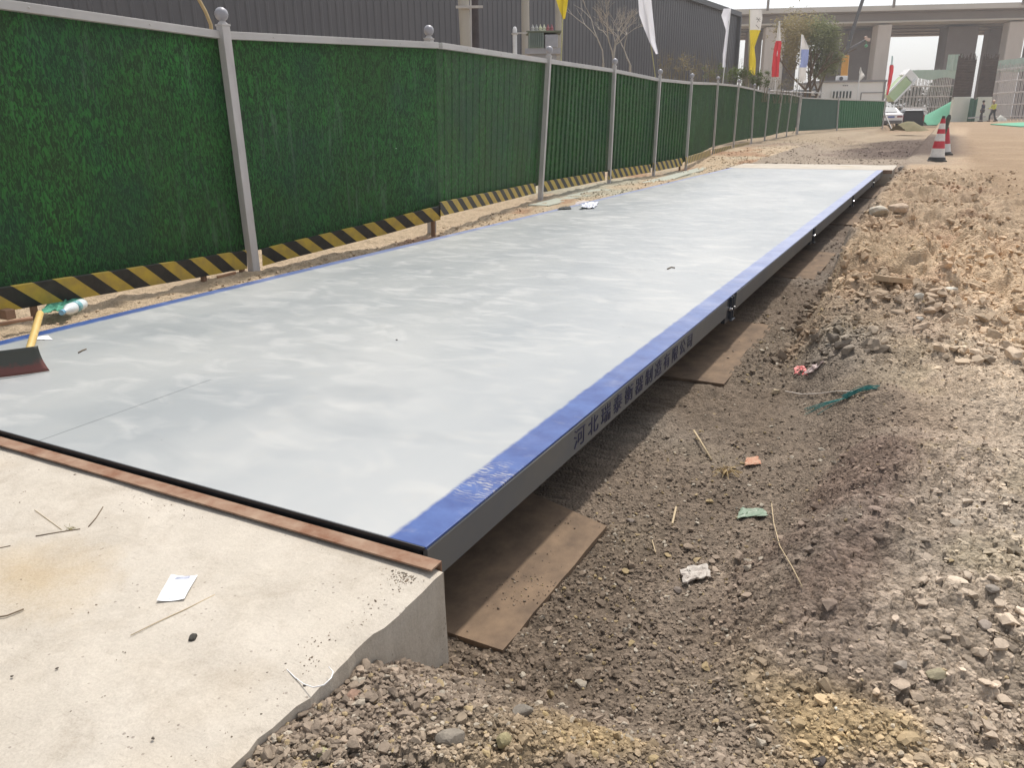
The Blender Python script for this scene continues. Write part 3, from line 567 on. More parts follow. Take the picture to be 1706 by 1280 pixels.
for k, (y0, y1, xr) in enumerate(PADS):
    mb = MB(); n = 8; top = []
    kx = [(xr + .004 * mnoise.noise(Vector((i * .7, k * 3, 0))), y0 + (y1 - y0) * i / n) for i in range(n + 1)]
    out = [(-1.75, y0)] + kx[:-1] + [kx[-1]] + [(-1.75, y1 + (.3 if k == 0 else 0))]
    m_ = len(out); z = -.305; mb.add([(a, b, z) for a, b in out] + [(a, b, z - .018) for a, b in out], [tuple(range(m_)), tuple(range(m_, 2 * m_))[::-1]] + [(i, (i + 1) % m_, m_ + (i + 1) % m_, m_ + i) for i in range(m_)])
    lab = ['muddy brown board sticking out under the deck corner beside the ramp', 'second muddy board from the ramp, under the lettered side', 'third muddy board from the ramp, under the deck side', 'fourth muddy board from the ramp, partly hidden by the sandy bank', 'farthest muddy board, at the foot of the far concrete apron'][k]
    tag(make('muddy_board', mb, M_board, origin=(-1.2, (y0 + y1) / 2, z)), lab, 'board', 'boards under the weighbridge')

# ------------------------------------------------------------------ fence
POSTS = [((420, 455), (363, 12)), ((735, 388), (731, 40)), ((897, 330), (912, 76)), ((1012, 303), (1022, 97)), ((1086, 294), (1098, 115)), ((1140, 284), (1151, 122)), ((1186, 256), (1195, 127)), ((1220, 246), (1230, 132)),
         ((1250, 239), (1256, 139)), ((1272, 236), (1281, 146)), ((1292, 230), (1303, 148)), ((1309, 226), (1319, 150)), ((1325, 224), (1333, 154))]
H = 2.0; PB = []
for b, tp in POSTS: PB.append(solve(b, tp, H))
for k, (b, tp) in enumerate(PB): print('post', k, np.round(b, 2), np.round(tp, 2))
b1, t1 = PB[0]; dirn = np.array([b1[0] + 4.93, b1[1] - 2.75, 0]); 
p0 = np.array([-4.98, 1.85, -.1]); PB = [(p0, p0 + np.array([0, 0, 2.0]))] + PB
def panel_mesh(b0, t0, b1, t1, z0, z1, corr, pitch, n_v=6, wav=.012, u0=0):
    """sheet between two posts; z0, z1 are fractions of the post height."""
    L_ = np.linalg.norm(b1 - b0); d = (b1 - b0) / L_; nrm = np.array([d[1], -d[0], 0]); nrm /= np.linalg.norm(nrm)
    if corr: 
        us = []; x = 0
        while x < L_ - pitch: us += [(x, 0), (x + pitch * .42, 0), (x + pitch * .5, -1), (x + pitch * .92, -1)]; x += pitch
        us += [(x, 0), (L_, 0)]
    else: us = [(L_ * i / 24, 0) for i in range(25)]
    mb = MB(); vs = []; n = n_v + 1
    for u, c in us:
        f = u / L_; A = b0 * (1 - f) + b1 * f; B = t0 * (1 - f) + t1 * f
        for j in range(n):
            g = z0 + (z1 - z0) * j / n_v; q = A + (B - A) * g
            q = q + nrm * (c * corr + wav * mnoise.noise(Vector((q[1] * 1.3, q[2] * 1.6, 2)))) 
            vs.append(q)
    fs = []; uvs = []
    for i in range(len(us) - 1):
        for j in range(n_v):
            fs.append((i * n + j, (i + 1) * n + j, (i + 1) * n + j + 1, i * n + j + 1))
            g0 = (z0 + (z1 - z0) * j / n_v) * 2; g1 = (z0 + (z1 - z0) * (j + 1) / n_v) * 2
            uvs.append([(u0 + us[i][0], g0), (u0 + us[i + 1][0], g0), (u0 + us[i + 1][0], g1), (u0 + us[i][0], g1)])
    mb.add(vs, fs, 0, uvs); return mb
def fence_run(t, pb, first, mats, rail_mat=M_rail, hide_post=()):
    u0 = 0
    for i, (b, tp) in enumerate(pb):
        d = (tp - b); d /= np.linalg.norm(d); nx = pb[min(i + 1, len(pb) - 1)][0] - pb[max(i - 1, 0)][0]; nx /= np.linalg.norm(nx); nr = np.array([nx[1], -nx[0], 0])
        off = nr * (-.115 if i in hide_post else .03)
        wd = (.07, .072, .07, .064, .056, .054, .052)[min(i, 6)] if t is fe else .07
        mb = MB(); mb.bar(b - d * .25 + off, b + d * (H - .13) + off, wd, wd, side=nr); p = make('post', mb, M_post, t, bevel=.004)
        c = b + d * (H - .13) + off; mb = MB(); mb.bar(c, c + d * .014, wd * 1.12, wd * 1.12, side=nr); mb.lathe(c, [(wd * .55, .0142), (.022, .034), (.02, .045)], 12, axis=d); make('cap', mb, M_post, p, bevel=.002)
        mb = MB(); cc = c + d * .082; mb.ball(cc, .05, 16); make('ball', mb, M_ball, p, smooth=True)
    for i in range(len(pb) - 1):
        (b0, t0), (b1, t1) = pb[i], pb[i + 1]; corr, pitch, mt = mats(i)
        nx = b1 - b0; L_ = np.linalg.norm(nx); nx = nx / L_; nr = np.array([nx[1], -nx[0], 0])
        pm = panel_mesh(b0 - nr * .035, t0 - nr * .035, b1 - nr * .035, t1 - nr * .035, .085, .90, corr, pitch, u0=u0); u0 += L_
        o = make('panel', pm, mt, t); s_ = o.modifiers.new('thickness', 'SOLIDIFY'); s_.thickness = .003; s_.offset = -1
        mb = MB(); A = b0 + (t0 - b0) * .905 + nx * .03; B = b1 + (t1 - b1) * .905 - nx * .03
        mb.bar(A, B, .05, .055, side=(0, 0, 1)); 
        for k in range(3):
            q = A + (B - A) * (.18 + .3 * k) + nr * .026; mb.bar(q, q + nr * .006, .012, .012, side=(0, 0, 1))
        make('top_rail', mb, rail_mat, t, bevel=.004)
fe = thing('site_fence', 'dark green grass-printed sheet fence with silver posts along the weighbridge', 'fence', PB[3][0] * np.array([1, 1, 0]))
fence_run(fe, PB, 0, lambda i: (0, .2, M_grassA) if i < 2 else ((.007, .19, M_grassA) if i == 2 else (.026 if i < 5 else .034, .17, M_grassB)), hide_post=(2,))
# far run, turned across the view
XP = [solve((1327, 224), (1335, 156), H), solve((1393, 219), (1397, 160), H), solve((1469, 215), (1476, 163), H)]
for a in XP: print('far', np.round(a[0], 2), np.round(a[1], 2))
fx = thing('cross_fence', 'plain green sheet fence closing the far end, with a leaning brace', 'fence', XP[1][0] * np.array([1, 1, 0]))
fence_run(fx, XP, 0, lambda i: (.0, .3, M_greenflat) if i == 0 else (.045, .42, M_greenbright))
e_b, e_t = XP[2]; mb = MB(); A = e_b + (e_t - e_b) * .55; B = P(1486, 216, np.dot(e_b - CAM, UF) - 1.5); mb.bar(A, B, .06, .06); make('brace', mb, M_post, fx)
mb = MB(); A = PB[-4][1] - np.array([0, 0, .1]); B = P(1372, 155, np.dot(XP[1][0] - CAM, UF) + 1); mb.tube([A, B], .03, 6); tag(make('handrail_tube', mb, M_post, origin=A), 'thin pale tube running above the fence top near the white cabin', 'rail')

# hazard boards ---------------------------------------------------------------
def hazard(pa, pb_, ht, lab, legs=(), tilt=.05, z_lift=0):
    """pa, pb_: world feet (bottom edge ends)."""
    d = pb_ - pa; L_ = np.linalg.norm(d); d /= L_; nr = np.array([d[1], -d[0], 0]); nr /= np.linalg.norm(nr)
    up = np.array([0, 0, 1.]) * math.cos(tilt) - nr * math.sin(tilt); th = .012; t = thing('hazard_board', lab, 'barrier board', (pa + pb_) / 2, 'yellow and black boards along the fence foot')
    n = 14; vs = []; 
    for i in range(n + 1):
        f = i / n; q = pa + d * L_ * f + np.array([0, 0, .006 * mnoise.noise(Vector((f * 5, pa[1], 0)))])
        for s_, g in ((0, 0), (0, .96), (-.018, 1.0)): vs.append(q + up * ht * g + nr * (s_ + .004 * mnoise.noise(Vector((f * 7, g, pa[1])))))
    fs = []; uv = []
    for i in range(n):
        for j in range(2):
            a = i * 3 + j; fs.append((a, a + 3, a + 4, a + 1)); u0, u1 = L_ * i / n, L_ * (i + 1) / n; v0, v1 = ((0, .13), (.13, .135))[j]
            uv.append([(u0 + pa[1], .13 - v0), (u1 + pa[1], .13 - v0), (u1 + pa[1], .13 - v1), (u0 + pa[1], .13 - v1)])
    mb = MB(); mb.add(vs, fs, 0, [[(a, b) for a, b in u] for u in uv]); o = make('board', mb, M_stripe, t); s_ = o.modifiers.new('thickness', 'SOLIDIFY'); s_.thickness = .006; s_.offset = -1
    for f in legs:
        q = pa + d * L_ * f - nr * .03; mb = MB(); g = float(height(q[0], q[1])); mb.bar((q[0], q[1], g - .05), q + up * ht * .5, .03, .035); make('leg', mb, M_stake, t)
def hz(i, x0, t0, y0, x1, t1, y1, lab, legs=(), tilt=.05, off=.055):
    """on the fence plane between posts i and i+1: bottom (x0,y0)-(x1,y1), tops t0, t1 in photograph pixels."""
    A, B = PB[i][0], PB[i + 1][0]; nr = np.array([(B - A)[1], -(B - A)[0], 0]); nr /= np.linalg.norm(nr); A = A + nr * off; B = B + nr * off
    a, b, a2, b2 = onwall(x0, y0, A, B), onwall(x1, y1, A, B), onwall(x0, t0, A, B), onwall(x1, t1, A, B)
    hazard(a, b, ((a2 - a)[2] + (b2 - b)[2]) / 2, lab, legs, tilt)
hz(0, -110, 495, 541, 412, 416, 448, 'nearest yellow and black striped board, left of the first tall fence post', legs=(.25, .82, .985), tilt=-.12)
hz(1, 438, 413, 443, 734, 343, 366, 'striped board between the first and second fence posts', legs=(.96,), tilt=-.1, off=.06)
hz(2, 735, 336, 360, 893, 305, 322, 'striped board between the second and third fence posts')
hz(3, 902, 303, 321, 1008, 285, 300, 'striped board between the third and fourth fence posts')
hz(4, 1014, 284, 299, 1084, 273, 287, 'striped board between the fourth and fifth fence posts')
hz(5, 1089, 272, 286, 1137, 262, 276, 'striped board between the fifth and sixth fence posts', legs=(.95,))
hz(6, 1142, 261, 274, 1184, 250, 259, 'striped board between the sixth and seventh fence posts')
hz(7, 1188, 249, 257, 1219, 242, 249, 'striped board between the seventh and eighth fence posts')
hz(8, 1222, 242, 248, 1248, 236, 242, 'farthest striped board, after the eighth fence post')

# footing slabs seen below the boards
M_footing = mat('pale_green_concrete', (.45, .46, .38), .9, c2=(.36, .38, .33), scale=6, bump=.004)
for k, (a, b, lab) in enumerate([((905, 342), (1050, 305), 'pale greenish concrete footing below the fourth fence post'), ((1060, 312), (1195, 275), 'pale concrete footing strip near the far end of the boards')]):
    A, B = at(*a, -.05), at(*b, -.05); d = B - A; d /= np.linalg.norm(d); nr = np.array([d[1], -d[0], 0]); mb = MB(); n = 10; vs = []
    for i in range(n + 1):
        q = A + (B - A) * i / n; w0 = .07 + .12 * mnoise.noise(Vector((i * .9, k, 0)))
        vs += [q + nr * w0 + (0, 0, 0), q - nr * .22, q - nr * .22 - (0, 0, .1), q + nr * w0 - (0, 0, .1)]
    fs = [(i * 4 + j, i * 4 + 4 + j, i * 4 + 4 + (j + 1) % 4, i * 4 + (j + 1) % 4) for i in range(n) for j in range(4)] + [(0, 1, 2, 3), (n * 4, n * 4 + 3, n * 4 + 2, n * 4 + 1)]
    mb.add(vs, fs); tag(make('footing_slab', mb, M_footing, origin=A), lab, 'footing')
exec_marker = 'litter'

# ------------------------------------------------------------------ small things on the deck and ramp
def rock(name, px, py, size, col, lab, cat='rock', z=None, group=None, flat=.6, seed=1):
    p = at(px, py, z) if z is not None else G(px, py)
    bm = bmesh.new(); bmesh.ops.create_icosphere(bm, subdivisions=3, radius=1); rs = random.Random(seed)
    cuts = [(Vector((rs.gauss(0, 1), rs.gauss(0, 1), rs.gauss(0, 1))).normalized(), rs.uniform(.55, .85)) for _ in range(7)]
    a = rs.uniform(.65, .9); ang = rs.uniform(0, 3)
    for v in bm.verts:
        c = v.co * (1 + .16 * mnoise.noise(v.co * 1.7 + Vector((seed, 0, 0))) + .05 * mnoise.noise(v.co * 6 + Vector((seed, 0, 0))))
        for n_, d_ in cuts:
            q = c.dot(n_) - d_
            if q > 0: c = c - n_ * q * .9
        c = Vector((c.x, c.y * a, c.z * flat)); c.rotate(Matrix.Rotation(ang, 3, 'Z')); v.co = c * size
    me = bpy.data.meshes.new(name); bm.to_mesh(me); bm.free(); M = mat(name + '_surface', col, .9, c2=tuple(v * .65 for v in col), scale=2.2 / size, bump=size * .06, bscale=5 / size, detail=8); me.materials.append(M)
    o = bpy.data.objects.new(name, me); COL.objects.link(o); o.location = (p[0], p[1], p[2] + size * flat * .5); return tag(o, lab, cat, group)
def crumple(name, corners, mat_, lab, cat, thick=.002, n=8, amp=.006, z=None, lift=.006, seed=0, flatfold=False):
    c = [(at(*q, z) if z is not None else G(*q)) for q in corners]; mb = MB(); vs = []
    for i in range(n + 1):
        for j in range(n + 1):
            u, v = i / n, j / n; p = (c[0] * (1 - u) + c[1] * u) * (1 - v) + (c[3] * (1 - u) + c[2] * u) * v
            nz = mnoise.noise(Vector((u * 3 + seed, v * 3, seed))) + .5 * mnoise.noise(Vector((u * 8, v * 8 + seed, 2)))
            p = p + np.array([mnoise.noise(Vector((u * 4, v * 4, seed + 5))) * amp, mnoise.noise(Vector((u * 4, v * 4, seed + 9))) * amp, lift + abs(nz) * amp]); vs.append(p)
    mb.add(vs, [(i * (n + 1) + j, (i + 1) * (n + 1) + j, (i + 1) * (n + 1) + j + 1, i * (n + 1) + j + 1) for i in range(n) for j in range(n)])
    o = make(name, mb, mat_, origin=c[0]); s_ = o.modifiers.new('thickness', 'SOLIDIFY'); s_.thickness = thick; return tag(o, lab, cat) if lab else o
def strand(name, pts, r, mat_, lab, cat, z=None, lift=.004, r1=None):
    w_ = [(at(q[0], q[1], z) if z is not None else G(q[0], q[1])) + np.array([0, 0, lift + (q[2] if len(q) > 2 else 0)]) for q in pts]
    mb = MB(); rr = np.linspace(r, r1 if r1 is not None else r, len(w_)); mb.tube(w_, list(rr), 6); return tag(make(name, mb, mat_, origin=w_[0], smooth=True), lab, cat)
RZ = -.033
def paper():
    c = [at(262, 1006, RZ), at(308, 1003, RZ), at(330, 963, RZ), at(286, 962, RZ)]; mb = MB(); n = 6; vs = []
    for i in range(n + 1):
        for j in range(n + 1):
            u, v = i / n, j / n; p = (c[0] * (1 - u) + c[1] * u) * (1 - v) + (c[3] * (1 - u) + c[2] * u) * v; vs.append(p + np.array([0, 0, .004 + .004 * (u - .5) ** 2 * 4 + .001 * math.sin(v * 5)]))
    mb.add(vs, [(i * (n + 1) + j, (i + 1) * (n + 1) + j, (i + 1) * (n + 1) + j + 1, i * (n + 1) + j + 1) for i in range(n) for j in range(n)])
    o = make('paper_sheet', mb, M_paper, origin=c[0]); o.modifiers.new('t', 'SOLIDIFY').thickness = .0006; tag(o, 'small white printed paper sheet lying flat on the concrete ramp', 'paper')
    mb = MB(); ink = mat('grey_ink', (.42, .44, .55), .8); e = (c[1] - c[0]); f = (c[3] - c[0])
    for v in (.90, .84): 
        q = c[0] + f * v + e * .5 + np.array([0, 0, .0060]); mb.obox(q, e * .28, f * .012, np.array([0, 0, .0002]))
    for k in range(5):
        q = c[0] + f * .07 + e * (.3 + .12 * k) + np.array([0, 0, .0062]); mb.obox(q, e * .02, f * .015, np.array([0, 0, .0002]))
    po = make('printing', mb, ink, origin=c[0]); po.parent = o; po.location = (0, 0, 0)
paper()
rock('dark_stone', 322, 1066, .0125, (.06, .055, .045), 'dark lump of stone below the paper sheet on the concrete ramp', 'stone', RZ, seed=3)
strand('twig', [(60, 896), (95, 890), (134, 884)], .0016, M_twig, 'dark twig lying crosswise on the ramp, left of the dry weed', 'twig', RZ)
strand('twig', [(148, 880), (160, 866), (172, 847)], .0015, M_twig, 'short upright-looking twig right of the dry weed on the ramp', 'twig', RZ)
strand('twig', [(-20, 1034), (12, 1029), (40, 1018)], .0018, M_twig, 'twig at the left edge of the picture, lower one on the ramp', 'twig', RZ)
strand('twig', [(-10, 918), (18, 912)], .0014, M_twig, 'tiny dark twig at the left edge of the picture, upper one on the ramp', 'twig', RZ)
strand('straw', [(218, 1062), (262, 1040), (310, 1018), (358, 994)], .0010, M_straw, 'thin pale straw beside the paper sheet on the ramp', 'straw', RZ)
strand('straw', [(58, 852), (80, 868), (103, 885)], .0009, M_straw, 'thin pale straw leading to the dry weed on the ramp', 'straw', RZ)
mb = MB(); q = at(118, 884, RZ)
for k in range(9): a = random.uniform(0, 6.28); mb.tube([q, q + np.array([math.cos(a) * .006, math.sin(a) * .006, .008]), q + np.array([math.cos(a) * .012, math.sin(a) * .014, .018 * random.random()])], .0006, 5)
mb.ball(q + np.array([.004, -.002, .004]), .005, 8)
tag(make('dry_weed', mb, mat('dry_weed', (.28, .25, .13), .9), origin=q), 'tiny dried weed tuft with a dark seed head on the ramp', 'plant')
for k, (x, y, s_, lab) in enumerate([(1015 / 2.2747, 800 + 735 / 2.2747, .0045, 'tiny pebble left of the white wire loop on the ramp'), (475, 1108, .0045, 'small dark chip above the white wire loop on the ramp'), (458, 1152, .0035, 'small dark chip below the pebble beside the wire loop'), (508, 1143, .004, 'small dark chip right at the end of the wire loop'), (255, 1232, .004, 'dark chip lowest on the ramp near the bottom of the photo'), (95, 1115, .0035, 'dark crumb on the left of the ramp'), (20, 1128, .0035, 'dark crumb nearest the left edge of the ramp'), (672, 957, .005, 'brown crumb on the ramp corner by the rusty edge')]):
    rock('pebble', x, y, s_, (.12, .10, .08), lab, 'pebble', RZ, 'crumbs on the ramp', seed=20 + k)
# white wire loop over the ramp edge
mb = MB(); A = at(480, 1115, RZ); pts = []
for (x, y, z_) in [(478, 1116, .003), (490, 1128, .004), (505, 1140, .006), (522, 1146, .014), (540, 1142, .02), (552, 1130, .022), (555, 1120, .02), (548, 1112, .015)]: pts.append(at(x, y, RZ + z_))
mb.tube(pts, .0012, 6); tag(make('wire_loop', mb, M_whitep, origin=pts[0], smooth=True), 'curl of thin white wire at the right edge of the ramp', 'wire')

# pusher shovel
def shovel():
    t = thing('pusher_shovel', 'wide curved dark and red blade with a thick yellow bamboo handle, standing on the deck', 'shovel', (-3.5, 1.95, 0))
    Mb = mat('worn_red_grey_blade', (.085, .085, .075), .5, c2=(.055, .058, .055), scale=6); N, L, b = nodes(Mb)
    tc = N.new('ShaderNodeTexCoord').outputs['Object']; sp = N.new('ShaderNodeSeparateXYZ'); L.new(tc, sp.inputs[0])
    rd = math_(N, L, 'ADD', sp.outputs[2], math_(N, L, 'MULTIPLY', math_(N, L, 'SUBTRACT', noise_(N, L, tc, 18, 5), .5), .09))
    L.new(mix_(N, L, ramp_(N, L, rd, .055, .035), (.05, .052, .042), (.15, .05, .04)), b.inputs['Base Color'])
    c0 = at(84, 618, 0); c1 = at(-150, 640, 0); n, k = 26, 8; vs = []
    ax = (c1 - c0); L_ = np.linalg.norm(ax); ax /= L_; bk = np.array([-ax[1], ax[0], 0]); bk = bk if bk[1] > 0 else -bk
    for i in range(n + 1):
        f = i / n; bow = -.10 * math.sin(math.pi * min(1, f * .9 + .06)) + .03
        for j in range(k + 1):
            g = j / k; z = .004 + .108 * g; lean = bk * (.006 * g) ; fl = ax * (.018 * (1 - (1 - g) ** 2) if i == 0 else 0)
            flare = -ax * 0.0
            vs.append(c0 + ax * (L_ * f + (.030 * (1 - (1 - g) ** 2)) * (1 - f)) + bk * bow * .5 + lean + np.array([0, 0, z]) - bk * (.016 * (1 - g) ** 2))
    mb = MB(); mb.add(vs, [(i * (k + 1) + j, (i + 1) * (k + 1) + j, (i + 1) * (k + 1) + j + 1, i * (k + 1) + j + 1) for i in range(n) for j in range(k)])
    o = make('blade', mb, Mb, t, smooth=True); s_ = o.modifiers.new('th', 'SOLIDIFY'); s_.thickness = .004
    d0 = ray(44, 600); d1 = ray(67, 522); A = CAM + d0 * (2.03 / d0[1]); B = CAM + d1 * (2.36 / d1[1]); print('handle', A, B)
    mb = MB(); dd = B - A; pts = [A - dd * .18 + dd * 1.18 * i / 8 for i in range(9)]; mb.tube(pts, [.0175, .0172, .018, .017, .0175, .017, .0178, .0172, .016], 14)
    make('handle', mb, mat('yellow_bamboo', (.55, .36, .10), .5, c2=(.62, .45, .17), scale=12, stretch=(1, 1, 1)), t, smooth=True)
    mb = MB(); q = at(28, 622, 0) + np.array([0, -.03, .03]); mb.ball(q, .006, 8); make('rivet', mb, M_bolt, t)
shovel()
o = crumple('paper_scrap', [(58, 567), (88, 567), (80, 560), (62, 562)], M_paper, 'white paper scrap lying behind the shovel on the deck', 'paper', z=0, lift=.003, amp=.003)
strand('twig', [(131, 589), (138, 585), (144, 583)], .003, M_twig, 'small dark twig lying on the deck right of the shovel', 'twig', 0)
def bottle():
    A = at(104, 531, -.06); B = at(158, 508, -.06); d = B - A; L_ = .24; d /= np.linalg.norm(d); A = A + np.array([0, 0, .036])
    t = thing('plastic_bottle', 'empty white plastic bottle with a teal label lying by the deck edge', 'bottle', A)
    Mp = mat('milky_plastic', (.72, .78, .80), .2, var=.06)
    mb = MB(); mb.lathe(A, [(.012, .02), (.013, .035), (.022, .055), (.033, .085), (.033, .12), (.031, .125), (.033, .13), (.033, .225), (.028, .24), (.01, .238)], 20, axis=d); make('body', mb, Mp, t, smooth=True)
    mb = MB(); mb.lathe(A, [(.016, 0), (.016, .022)], 16, axis=d); make('cap', mb, mat('blue_cap', (.20, .42, .58), .4), t)
    mb = MB(); mb.lathe(A, [(.0338, .132), (.0338, .175)], 20, axis=d); make('bottle_label', mb, mat('teal_label', (.05, .30, .36), .4, c2=(.35, .55, .58), scale=25), t, smooth=True)
bottle()
o = crumple('green_net_cloth', [(66, 527), (112, 519), (140, 500), (84, 506)], M_green_net, 'crumpled green netting lying on the soil behind the bottle', 'netting', thick=.004, n=22, amp=.032, z=-.09, lift=.01, seed=3)
strand('stick', [(0, 543), (30, 537), (55, 533)], .012, mat('brown_stick', (.34, .20, .13), .9), 'brown stick on the soil at the left edge, beside the deck', 'stick', -.08, .01)
mb = MB(); q = at(12, 531, -.1); mb.box(q + np.array([-.05, -.03, 0]), q + np.array([.05, .03, .06])); tag(make('brick_piece', mb, mat('brown_brick', (.28, .17, .11), .9, scale=30, bump=.003), origin=q, bevel=.006), 'broken brown brick propping the nearest striped board', 'brick')
mb = MB(); q = at(362, 462, -.07); mb.bar(q, q + np.array([.02, .16, .01]), .02, .02); tag(make('wood_offcut', mb, M_stake, origin=q, bevel=.003), 'brown wooden offcut on the sand under the first striped board', 'wood')
crumple('dark_cloth', [(928, 350), (952, 349), (950, 345), (935, 346)], mat('black_cloth', (.03, .035, .035), .8), 'small black rag at the deck edge before the white bag', 'rag', z=0, amp=.012, lift=.01)
crumple('white_bag', [(965, 349), (990, 348), (998, 338), (972, 343)], mat('pale_plastic', (.68, .70, .78), .4), 'crumpled white plastic bag on the far left deck edge', 'bag', z=0, amp=.05, lift=.01, n=12)
crumple('torn_wrapper', [(955, 345), (975, 341), (983, 336), (962, 337)], mat('grey_pink_wrapper', (.45, .40, .38), .6), 'greyish torn wrapper just behind the white plastic bag', 'litter', z=-.02, amp=.03, lift=.01, n=8)
strand('twig', [(1112, 449), (1118, 446), (1124, 447)], .005, M_twig, 'tiny dark leaf-like crumb in the middle of the deck', 'twig', 0, .003)
rock('dark_crumb', 661, 567, .006, (.06, .05, .04), 'single dark crumb in the middle of the near deck', 'pebble', 0, seed=44)

# litter and stones on the right-hand ground
crumple('crushed_carton', [(1137, 978), (1184, 968), (1178, 946), (1132, 956)], mat('white_card', (.56, .52, .46), .7, c2=(.36, .31, .27), scale=40), 'crushed white carton lying in the gravel pit', 'carton', thick=.006, amp=.016, lift=.014)
q = G(1160, 958); mb = MB(); mb.obox(q + np.array([0, 0, .034]), np.array([.010, .002, 0]), np.array([-.002, .009, 0]), np.array([0, 0, .001])); 
crumple('green_wrapper', [(1228, 868), (1280, 862), (1270, 851), (1232, 852)], mat('green_plastic', (.13, .20, .13), .5, c2=(.22, .28, .20), scale=40), 'flattened green plastic wrapper in the gravel', 'wrapper', amp=.012, lift=.008, seed=5)
crumple('orange_scrap', [(1240, 780), (1268, 777), (1262, 764), (1243, 767)], mat('orange_scrap', (.42, .17, .10), .8, c2=(.44, .30, .2), scale=50), 'orange brick-coloured scrap lying above the green wrapper', 'scrap', amp=.01, lift=.01, seed=8)
crumple('red_wrapper', [(1322, 627), (1345, 629), (1340, 614), (1325, 614)], mat('red_wrapper', (.62, .06, .07), .5, c2=(.7, .35, .3), scale=30), 'bright red wrapper on the slope beside the deck', 'wrapper', amp=.016, lift=.012, seed=9)
crumple('pink_paper', [(1340, 628), (1355, 624), (1372, 606), (1350, 615)], mat('pinkish_paper', (.6, .48, .44), .7), 'pinkish white paper scrap touching the red wrapper', 'paper', amp=.014, lift=.012, seed=10)
crumple('white_litter', [(1424, 326), (1433, 328), (1432, 323), (1425, 322)], M_paper, 'small white scrap in the ditch near the far end of the deck', 'litter', amp=.01, lift=.01, seed=13)
strand('pale_string', [(1308, 656), (1335, 661), (1365, 660), (1395, 656), (1425, 657)], .003, mat('pale_cord', (.62, .55, .48), .8), 'pale cord joined to the frayed green rope on the slope', 'cord', lift=.012)
mb = MB()
for k in range(16):
    f = random.random(); p0_ = G(1405 + random.uniform(-5, 5), 665 + random.uniform(-4, 4)); p1_ = G(1462 + random.uniform(-14, 6), 648 + random.uniform(-3, 6))
    mb.tube([p0_ + (0, 0, .01), (p0_ + p1_) / 2 + np.array([0, 0, .016 + random.random() * .012]), p1_ + (0, 0, .01)], .0014, 5)
for k in range(12):
    p0_ = G(1408, 666); p1_ = G(1345 + random.uniform(-6, 20), 690 + random.uniform(-8, 6)); mb.tube([p0_ + (0, 0, .008), (p0_ + p1_) / 2 + np.array([0, 0, .012]), p1_ + (0, 0, .006)], .0010, 5)
tag(make('frayed_rope', mb, mat('teal_fibre', (.04, .20, .19), .8), origin=p0_), 'frayed teal green rope end on the gravel slope', 'rope')
strand('dry_stalk', [(1285, 843, 0), (1288, 880, .01), (1298, 920, .01), (1318, 955, .01), (1336, 984, 0)], .0016, M_straw, 'long bent dry stalk standing over the gravel', 'stalk', lift=.01)
strand('dry_stalk', [(1155, 728, .02), (1168, 745, .01), (1185, 770, 0)], .0045, M_straw, 'thick pale stalk leading to the withered tuft', 'stalk', lift=.01)
mb = MB(); q = G(1208, 792)
for k in range(34): a = random.uniform(0, 6.28); l = random.uniform(.02, .075); mb.tube([q, q + np.array([math.cos(a) * l * .5, math.sin(a) * l * .5, .03]), q + np.array([math.cos(a) * l, math.sin(a) * l, .005 + .03 * random.random()])], .0013, 5)
tag(make('withered_tuft', mb, mat('withered', (.42, .31, .16), .9), origin=q), 'withered straw-coloured grass tuft in the pit', 'plant')
mb = MB(); A = G(1120, 878); B = G(1126, 852); mb.bar(A + (0, 0, .008), B + (0, 0, .012), .006, .012); tag(make('wood_splinter', mb, M_straw, origin=A), 'pale wooden splinter in the dark gravel', 'splinter')
mb = MB(); A = G(1092, 924); B = G(1086, 905); mb.bar(A + (0, 0, .006), B + (0, 0, .01), .003, .005); tag(make('wood_splinter', mb, M_straw, origin=A), 'tiny wooden splinter nearest the brown board by the ramp', 'splinter')
strand('twig', [(1655, 1058), (1680, 1068), (1712, 1080)], .0014, M_twig, 'thin dark twig at the right edge of the photo', 'twig', lift=.008)
mb = MB(); A = G(1466, 478); B = G(1508, 476); mb.bar(A + (0, 0, .05), B + (0, 0, .03), .09, .03); tag(make('plank_piece', mb, mat('weathered_plank', (.42, .31, .20), .9, scale=15, bump=.003), origin=A), 'short weathered plank jutting out of the sandy bank', 'plank')
